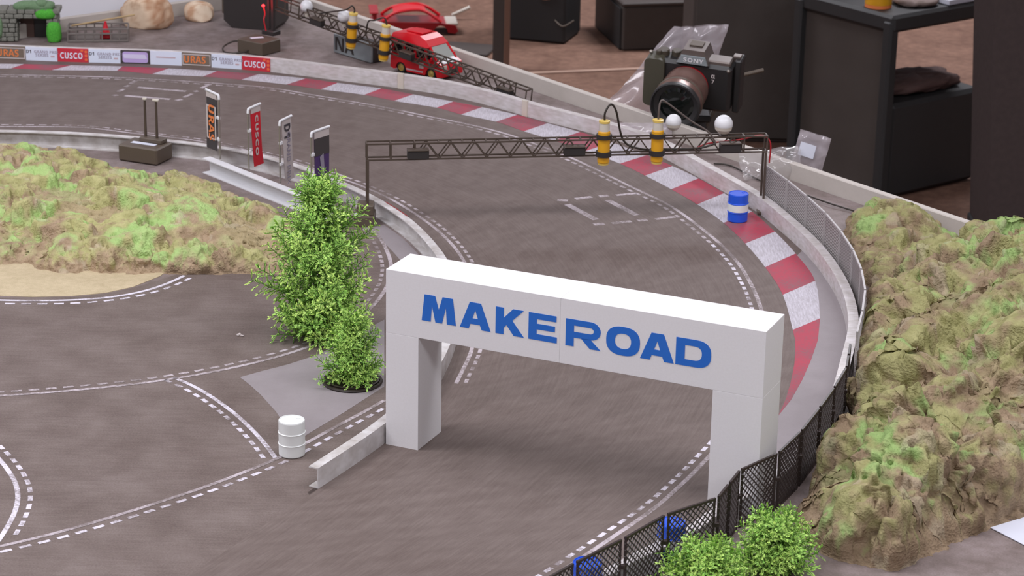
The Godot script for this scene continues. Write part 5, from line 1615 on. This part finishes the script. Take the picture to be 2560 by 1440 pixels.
func crate() -> void:
	var o := thing("lattice_crate", "low grey lattice crate beside the mossy tunnel portal", "crate", Vector3(-0.652, 0.0004, -3.700), 0.12)
	var w := 0.092
	var d := 0.040
	var h := 0.020
	for s in [-1.0, 1.0]:
		for y in [0.0014, 0.013, h]:
			part("rail", boxm(Vector3(w, 0.0024, 0.0024), 0.0003, Vector3(0, y, s * d / 2)), M.crate, o)
		for i in 8:
			part("slat", boxm(Vector3(0.0022, h, 0.0020), 0.0003, Vector3(-w / 2 + w * i / 7.0, h / 2, s * d / 2)), M.crate, o)
		part("end_panel", boxm(Vector3(0.0022, h, d), 0.0003, Vector3(s * w / 2, h / 2, 0)), M.crate, o)
	part("bottom", boxm(Vector3(w, 0.0016, d), 0.0, Vector3(0, 0.0010, 0)), M.crate, o)
	var s := part("wooden_stick", tubem([Vector3(-0.694, 0.020, -3.702), Vector3(-0.600, 0.032, -3.735)], 0.0016, 6), M.stick, self)
	tag(s, "thin pale wooden stick lying across the grey crate", "stick")
	var c := thing("toy_cone", "small red cone standing inside the grey crate", "toy", Vector3(-0.640, 0.0022, -3.697))
	part("base", boxm(Vector3(0.016, 0.011, 0.012), 0.001, Vector3(0, 0.0060, 0)), M.red_dark, c)
	part("cone", lathem([Vector2(0.0055, 0.0115), Vector2(0.0022, 0.024), Vector2(0.0020, 0.027), Vector2(0, 0.0275)], 16), M.red_flag, c)

# ------------------------------------------------------------------ camera on its tripod
func build_camera() -> void:
	var at := Vector3(0.2425, 0.0280, -3.275)
	var o := thing("mirrorless_camera", "black mirrorless camera with big lens pointed at the track", "camera", at)
	var fwd := Vector3(-0.285, -0.16, 0.94).normalized()
	var x := Vector3.UP.cross(fwd).normalized()
	var bs := Basis(x, fwd.cross(x), fwd) * Basis(Vector3.BACK, -0.05)
	o.basis = bs.scaled(Vector3.ONE * 0.93)
	# local: x to the picture's right, y up, z towards the lens front; y = 0 is the camera's base
	part("body", boxm(Vector3(0.118, 0.074, 0.036), 0.005, Vector3(0.004, 0.037, 0)), M.camera_body, o)
	part("grip", platem(rounded(0.030, 0.076, 0.008), 0.030, Transform3D(Basis.IDENTITY, Vector3(-0.052, 0.038, -0.004))), M.camera_grip, o)
	part("finder_hump", platem([Vector2(-0.025, 0), Vector2(0.025, 0), Vector2(0.017, 0.022), Vector2(-0.015, 0.022)], 0.040, Transform3D(Basis.IDENTITY, Vector3(0.004, 0.073, -0.020))), M.camera_top, o)
	part("finder_front", platem([Vector2(-0.0235, 0), Vector2(0.0235, 0), Vector2(0.019, 0.012), Vector2(-0.017, 0.012)], 0.004, Transform3D(Basis.IDENTITY, Vector3(0.004, 0.0745, 0.0195))), M.box_grey, o)
	part("lettering", words("SONY", 0.0062), M.white_plastic, o, Transform3D(Basis.from_scale(Vector3(1.35, 1, 1)), Vector3(0.006, 0.0805, 0.0238)))
	part("hot_shoe", boxm(Vector3(0.020, 0.002, 0.018), 0.0005, Vector3(0.005, 0.0962, -0.004)), M.base_box, o)
	for q in [[-0.044, 0.0085, 0.008], [-0.025, 0.0080, 0.006], [-0.050, 0.0045, 0.016]]:
		part("dial", lathem([Vector2(q[1], 0.073), Vector2(q[1], 0.081), Vector2(q[1] * 0.85, 0.0825), Vector2(0, 0.0825)], 18, Transform3D(Basis.IDENTITY, Vector3(q[0], 0, q[2] - 0.010))), M.dial, o)
	part("strap_lug", lathem(ball(0.003), 10, Transform3D.IDENTITY, true), M.chrome, o, Transform3D(Basis.IDENTITY, Vector3(-0.062, 0.078, 0.006)))
	part("strap_lug", lathem(ball(0.003), 10, Transform3D.IDENTITY, true), M.chrome, o, Transform3D(Basis.IDENTITY, Vector3(0.058, 0.068, 0.016)))
	part("top_plate", boxm(Vector3(0.036, 0.008, 0.026), 0.002, Vector3(0.042, 0.0760, 0.0)), M.camera_top, o)
	part("lettering", words("α", 0.0075), M.white_flag, o, Transform3D(Basis.IDENTITY, Vector3(0.036, 0.058, 0.0184)))
	part("lettering", words("7", 0.0060), M.white_flag, o, Transform3D(Basis.IDENTITY, Vector3(0.036, 0.049, 0.0184)))
	part("cage_side", boxm(Vector3(0.010, 0.084, 0.030), 0.002, Vector3(0.0700, 0.040, -0.008)), M.camera_body, o)
	part("cage_hook", boxm(Vector3(0.012, 0.004, 0.012), 0.0008, Vector3(0.066, 0.0835, -0.008)), M.camera_top, o)
	# lens: lathed along z
	var lx := Transform3D(Basis(Vector3.RIGHT, PI / 2), Vector3(-0.002, 0.036, 0.018))
	part("mount_ring", lathem([Vector2(0.0322, 0), Vector2(0.0322, 0.0025), Vector2(0.031, 0.003)], 40), M.red_dark, o, lx)
	part("lens_barrel", lathem([Vector2(0.0315, 0.0025), Vector2(0.0340, 0.008), Vector2(0.0345, 0.022), Vector2(0.0345, 0.040), Vector2(0.0362, 0.050), Vector2(0.0365, 0.070)], 48), M.lens_barrel, o, lx)
	part("focus_ring", lathem([Vector2(0.0364, 0.0520), Vector2(0.0371, 0.0525), Vector2(0.0371, 0.0560), Vector2(0.0364, 0.0565)], 48), M.base_box, o, lx)
	part("front_rim", lathem([Vector2(0.0365, 0.070), Vector2(0.0374, 0.071), Vector2(0.0374, 0.078), Vector2(0.0355, 0.079), Vector2(0.0330, 0.072), Vector2(0.026, 0.068)], 48), M.camera_body, o, lx)
	part("front_glass", lathem([Vector2(0.0265, 0.0680), Vector2(0.021, 0.0700), Vector2(0.012, 0.0715), Vector2(0, 0.0720)], 40), M.lens_glass, o, lx)
	# tripod under it, standing on the floor
	var t := thing("tripod", "black tripod under the camera with its pan handle sticking out right", "tripod", Vector3(at.x + 0.004, FLOOR_Y, at.z - 0.006))
	part("head_plate", boxm(Vector3(0.05, 0.010, 0.042), 0.002, Vector3(0, 0.5100, 0)), M.black, t)
	part("head", lathem([Vector2(0, 0.455), Vector2(0.022, 0.455), Vector2(0.024, 0.480), Vector2(0.018, 0.505), Vector2(0, 0.505)], 20), M.black, t)
	part("column", lathem([Vector2(0, 0.20), Vector2(0.012, 0.20), Vector2(0.012, 0.455), Vector2(0, 0.455)], 16), M.black, t)
	part("pan_handle", tubem([Vector3(0.020, 0.490, -0.010), Vector3(0.056, 0.5460, -0.070), Vector3(0.104, 0.5580, -0.074)], 0.0030, 8), M.base_box, t)
	for k in 3:
		var a := TAU * k / 3.0 + 0.9
		var e := Vector3(cos(a) * 0.21, 0.012, sin(a) * 0.21)
		part("leg", tubem([Vector3(cos(a) * 0.02, 0.44, sin(a) * 0.02), e], 0.010, 8, 0.008), M.black, t)
		part("foot", lathem(ball(0.012), 10, Transform3D.IDENTITY, true), M.tyre, t, Transform3D(Basis.IDENTITY, e))

# ------------------------------------------------------------------ plastic bags
func bagm(w: float, h: float, bulge: float, seed_: int, taper := 1.0) -> ArrayMesh:
	var n := simplex(seed_, 14.0, 3)
	var st := begin()
	st.set_smooth_group(1)
	var N := 16
	var pt := func(i, j, s):
		var u := float(i) / N
		var v := float(j) / N
		var edge := sin(PI * u) * sin(PI * clampf(v, 0.02, 0.98))
		var p := Vector3((u - 0.5) * w * lerp(1.0, taper, v), v * h, s * bulge * sqrt(max(0.0, edge)))
		var k := Vector3(n.get_noise_3d(p.x, p.y, 0.0), n.get_noise_3d(p.x, p.y, 5.0), n.get_noise_3d(p.x, p.y, 9.0 + s))
		return p + k * Vector3(w * 0.05, h * 0.04, bulge * 0.7) * (0.3 + edge) + Vector3(0, 0, n.get_noise_2d(p.x * 3.0, p.y * 3.0) * bulge * 0.5)
	for s in [-1.0, 1.0]:
		for j in N:
			for i in N:
				quad(st, pt.call(i, j, s), pt.call(i + 1, j, s), pt.call(i + 1, j + 1, s), pt.call(i, j + 1, s))
	return done(st)

func build_bags() -> void:
	var o := thing("plastic_bag", "large clear plastic bag draped behind the camera", "plastic bag", Vector3(0.178, -0.030, -3.345), 0.15)
	var b := part("film", bagm(0.160, 0.150, 0.014, 3, 0.5), M.film, o)
	b.transform = Transform3D(Basis(Vector3(1, 0, 0), Vector3(0.55, 1, 0), Vector3(0, 0, 1)), Vector3.ZERO)
	var o2 := thing("plastic_bag", "small clear zip bag with a white label beyond the edge rail", "plastic bag", Vector3(0.380, 0.002, -3.045), -0.35)
	part("film", bagm(0.042, 0.052, 0.006, 9), M.film, o2, Transform3D(Basis(Vector3.BACK, -0.2), Vector3.ZERO))
	part("label", boxm(Vector3(0.021, 0.018, 0.0004), 0.0), M.paper, o2, Transform3D(Basis(Vector3.BACK, -0.2), Vector3(0.002, 0.030, 0.0075)))
	var o3 := thing("plastic_bag", "crumpled clear plastic wrap lying behind the mesh fence", "plastic bag", Vector3(0.335, 0.001, -3.010), 0.3)
	part("film", bagm(0.085, 0.040, 0.016, 15), M.film_thin, o3, Transform3D(Basis(Vector3.RIGHT, -0.6), Vector3.ZERO))
	var o4 := thing("plastic_bag", "crumpled white plastic wrap on the edge rail below the camera", "plastic bag", Vector3(0.176, 0.003, -3.180), 0.1)
	part("film", bagm(0.075, 0.022, 0.010, 25), M.film, o4, Transform3D(Basis(Vector3.RIGHT, -0.4), Vector3.ZERO))

# ------------------------------------------------------------------ things on the floor beyond the board
func build_floor_things() -> void:
	var y := FLOOR_Y + 0.0005
	var rot := Basis(E1, Vector3.UP, E1.cross(Vector3.UP))
	# wooden upright
	var p := thing("wooden_post", "slim brown wooden upright standing on the floor beyond the rail", "post", Vector3(-0.037, y, -5.540))
	part("core", boxm(Vector3(0.026, 1.3, 0.030), 0.001, Vector3(-0.006, 0.65, -0.002)), M.post_dark, p)
	part("edge_strip", boxm(Vector3(0.013, 1.3, 0.030), 0.001, Vector3(0.0140, 0.65, 0.002)), M.post_wood, p)
	# black speaker with a ring
	var s := thing("loudspeaker", "black loudspeaker cabinet with a grey ring right of the wooden upright", "speaker", Vector3(0.060, y, -5.86), -0.30)
	part("cabinet", boxm(Vector3(0.150, 0.34, 0.14), 0.006, Vector3(0, 0.17, -0.02)), M.dark_frame, s)
	part("ring", lathem([Vector2(0.017, 0.0), Vector2(0.020, 0.006), Vector2(0.030, 0.004), Vector2(0.032, 0)], 32, Transform3D(Basis(Vector3.RIGHT, PI / 2), Vector3(0.022, 0.138, 0.050))), M.shelf_tan, s)
	part("cone", lathem([Vector2(0.017, 0.002), Vector2(0.008, -0.004), Vector2(0, -0.003)], 24, Transform3D(Basis(Vector3.RIGHT, PI / 2), Vector3(0.022, 0.138, 0.052))), M.black, s)
	part("cable", tubem(curve3([Vector3(0.05, 0.060, 0.055), Vector3(0.075, 0.050, 0.07), Vector3(0.10, 0.065, 0.06)], 6), 0.002), M.base_box, s)
	# black chest
	var c := thing("storage_chest", "low black storage chest between the loudspeaker and the tall dark cabinet", "chest", Vector3(0.335, y, -5.93), 0.22)
	part("body", boxm(Vector3(0.24, 0.108, 0.26), 0.004, Vector3(0, 0.054, 0.04)), M.dark_cabinet, c)
	part("lid", boxm(Vector3(0.246, 0.010, 0.266), 0.003, Vector3(0, 0.1135, 0.04)), M.post_dark, c)
	part("side_panel", boxm(Vector3(0.006, 0.10, 0.24), 0.001, Vector3(-0.1225, 0.052, 0.04)), M.dark_frame, c)
	part("latch", boxm(Vector3(0.05, 0.010, 0.004), 0.001, Vector3(0.06, 0.100, 0.172)), M.dark_frame, c)
	# tall dark cabinet
	var k := thing("dark_cabinet", "tall dark brown cabinet standing behind the camera", "cabinet", Vector3(0.545, y, -5.10))
	part("carcass", boxm(Vector3(0.36, 0.80, 0.30), 0.004, Vector3(0, 0.40, 0)), M.dark_cabinet, k)
	part("door", boxm(Vector3(0.35, 0.78, 0.008), 0.002, Vector3(0, 0.40, 0.154)), M.dark_cabinet, k)
	# side table of bent board: closed front, open side
	var at := Vector3(0.719, y, -4.534)
	var n := thing("side_table", "black framed side table with open shelves between cabinet and dark column", "table", at)
	n.basis = Basis(-E1, Vector3.UP, -E1.cross(Vector3.UP))
	# local x runs back along the front face, local z away to the picture's right
	var sz := n.basis.inverse() * -E2
	var sd: float = sign(sz.z)
	var w := 0.262
	var d := 0.285
	var h := 0.362
	part("front_panel", boxm(Vector3(w - 0.02, h - 0.02, 0.012), 0.001, Vector3(w / 2, h / 2, sd * 0.008)), M.dark_cabinet, n)
	for e in [[Vector3(0.011, h / 2, sd * d / 2), Vector3(0.022, h, d), 1], [Vector3(w - 0.011, h / 2, 0.0), Vector3(0.022, h, 0.03), 0]]:
		if e[2] == 0:
			part("frame_edge", boxm(e[1], 0.004, e[0]), M.dark_frame, n)
	part("corner_post", boxm(Vector3(0.024, h, 0.026), 0.005, Vector3(0.010, h / 2, 0.0)), M.dark_frame, n)
	part("corner_post", boxm(Vector3(0.024, h, 0.026), 0.005, Vector3(0.010, h / 2, sd * d)), M.dark_frame, n)
	part("table_top", boxm(Vector3(w + 0.01, 0.034, d + 0.02), 0.006, Vector3(w / 2, h - 0.006, sd * d / 2)), M.dark_frame, n)
	part("folded_cloth", lumpy(97, Vector3(0.12, 0.030, 0.20), Color(0.10, 0.06, 0.055), Color(0.16, 0.10, 0.09), Vector3.ZERO), M.tan_rock, n, Transform3D(Basis.IDENTITY, Vector3(0.085, 0.194, sd * d * 0.55)))
	part("bin", boxm(Vector3(0.16, 0.190, d - 0.03), 0.008, Vector3(0.085, 0.098, sd * d / 2)), M.dark_frame, n)
	var cup := thing("yellow_cup", "yellow cup standing on the side table", "cup", n.transform * Vector3(0.072, h + 0.0115, sd * 0.026))
	part("cup_body", lathem([Vector2(0, 0), Vector2(0.026, 0), Vector2(0.024, 0.040), Vector2(0.022, 0.040), Vector2(0.022, 0.004), Vector2(0, 0.004)], 28), M.orange, cup)
	part("cup_lid", lathem([Vector2(0.0245, 0.0060), Vector2(0.0262, 0.0065), Vector2(0.0255, 0.048), Vector2(0, 0.050)], 28), M.yellow, cup)
	var sheet := part("paper_stack", boxm(Vector3(0.10, 0.010, 0.11), 0.001), M.paper, self, Transform3D(n.basis, n.transform * Vector3(0.052, h + 0.0165, sd * 0.205)))
	tag(sheet, "small stack of white paper on the side table", "paper")
	var cloth := part("grey_cloth", lumpy(93, Vector3(0.085, 0.018, 0.085), Color(0.20, 0.15, 0.13), Color(0.34, 0.27, 0.25), Vector3.ZERO), M.tan_rock, self, Transform3D(n.basis, n.transform * Vector3(0.050, h + 0.0115, sd * 0.105)))
	tag(cloth, "grey-brown crumpled cloth lying on the side table", "cloth")
	# dark column at the right edge, wider at the top
	var col := thing("dark_column", "dark brown-black cloth-covered column at the right edge of the picture", "column", Vector3(1.02, y, -4.32))
	var st := begin()
	st.set_smooth_group(-1)
	var lo := [Vector3(-0.150, 0, 0.10), Vector3(0.16, 0, 0.10), Vector3(0.16, 0, -0.10), Vector3(-0.150, 0, -0.10)]
	var hi := [Vector3(-0.205, 0.9, 0.10), Vector3(0.16, 0.9, 0.10), Vector3(0.16, 0.9, -0.10), Vector3(-0.205, 0.9, -0.10)]
	for i in 4:
		quad(st, lo[i], lo[(i + 1) % 4], hi[(i + 1) % 4], hi[i])
	quad(st, hi[0], hi[1], hi[2], hi[3])
	part("cover", done(st), M.dark_cloth, col)
	part("hem", boxm(Vector3(0.32, 0.02, 0.21), 0.003, Vector3(0.005, 0.010, 0)), M.dark_frame, col)
	# red car shell and odds beside it
	car_shell()
	var mt := part("dark_slab", boxm(Vector3(0.16, 0.006, 0.10), 0.002), M.post_dark, self, Transform3D(Basis(Vector3.UP, -0.25), Vector3(-0.135, y + 0.0034, -5.72)))  # thin dark slab lying on the floor
	tag(mt, "dark flat slab on the floor beyond the toy van", "mat")
	var st3 := begin()
	tube(st3, [Vector3(0, 0.006, 0), Vector3(0.045, 0.028, 0.0)], 0.005, 8)
	var rod := part("grey_rod", done(st3), M.clear_cap, self, Transform3D(Basis.IDENTITY, Vector3(-0.165, y + 0.004, -6.04)))
	tag(rod, "short pale grey rod leaning beside the red car shell", "rod")

func car_shell() -> void:
	var o := thing("car_shell", "empty red car body shell lying on the floor behind the toy van", "toy car", Vector3(-0.256, FLOOR_Y + 0.0005, -5.90), 0.10)
	var w := 0.085
	var L := 0.215
	var lower := [Vector2(-0.105, 0.008), Vector2(-0.085, 0.004)]
	for k in 7:
		var a := PI - PI * k / 6
		lower.append(Vector2(-0.064 + 0.018 * cos(a), 0.006 + 0.018 * sin(a)))
	for k in 7:
		var a := PI - PI * k / 6
		lower.append(Vector2(0.064 + 0.018 * cos(a), 0.006 + 0.018 * sin(a)))
	lower.append_array([Vector2(0.100, 0.004), Vector2(0.108, 0.010), Vector2(0.100, 0.024), Vector2(0.060, 0.031), Vector2(-0.098, 0.034), Vector2(-0.107, 0.026)])
	part("body", platem(lower, w, Transform3D(Basis.IDENTITY, Vector3(0, 0, -w / 2))), M.red_dark, o)
	# roof band arching over open windows
	for s in [-1.0, 1.0]:
		part("window_frame", tubem(curve3([Vector3(-0.080, 0.034, s * 0.040), Vector3(-0.050, 0.054, s * 0.036), Vector3(0.000, 0.062, s * 0.034), Vector3(0.030, 0.056, s * 0.035), Vector3(0.066, 0.032, s * 0.040)], 5), 0.004, 8), M.red, o)
	var st := begin()
	var arc := curve3([Vector3(-0.052, 0.054, 0), Vector3(-0.02, 0.0625, 0), Vector3(0.010, 0.062, 0), Vector3(0.028, 0.057, 0)], 4)
	st.set_smooth_group(1)
	for i in arc.size() - 1:
		quad(st, arc[i] + Vector3(0, 0, -0.034), arc[i] + Vector3(0, 0, 0.034), arc[i + 1] + Vector3(0, 0, 0.034), arc[i + 1] + Vector3(0, 0, -0.034))
	part("roof", done(st), M.red, o)
	part("spoiler", boxm(Vector3(0.022, 0.003, 0.094), 0.001, Vector3(-0.100, 0.056, 0)), M.red_dark, o)
	for s in [-1.0, 1.0]:
		part("spoiler_strut", boxm(Vector3(0.010, 0.024, 0.003), 0.0005, Vector3(-0.098, 0.044, s * 0.028)), M.red_dark, o)
	part("lamp", boxm(Vector3(0.030, 0.008, 0.076), 0.002, Vector3(0.092, 0.026, 0)), M.clear_cap, o)
	assert(L > 0)
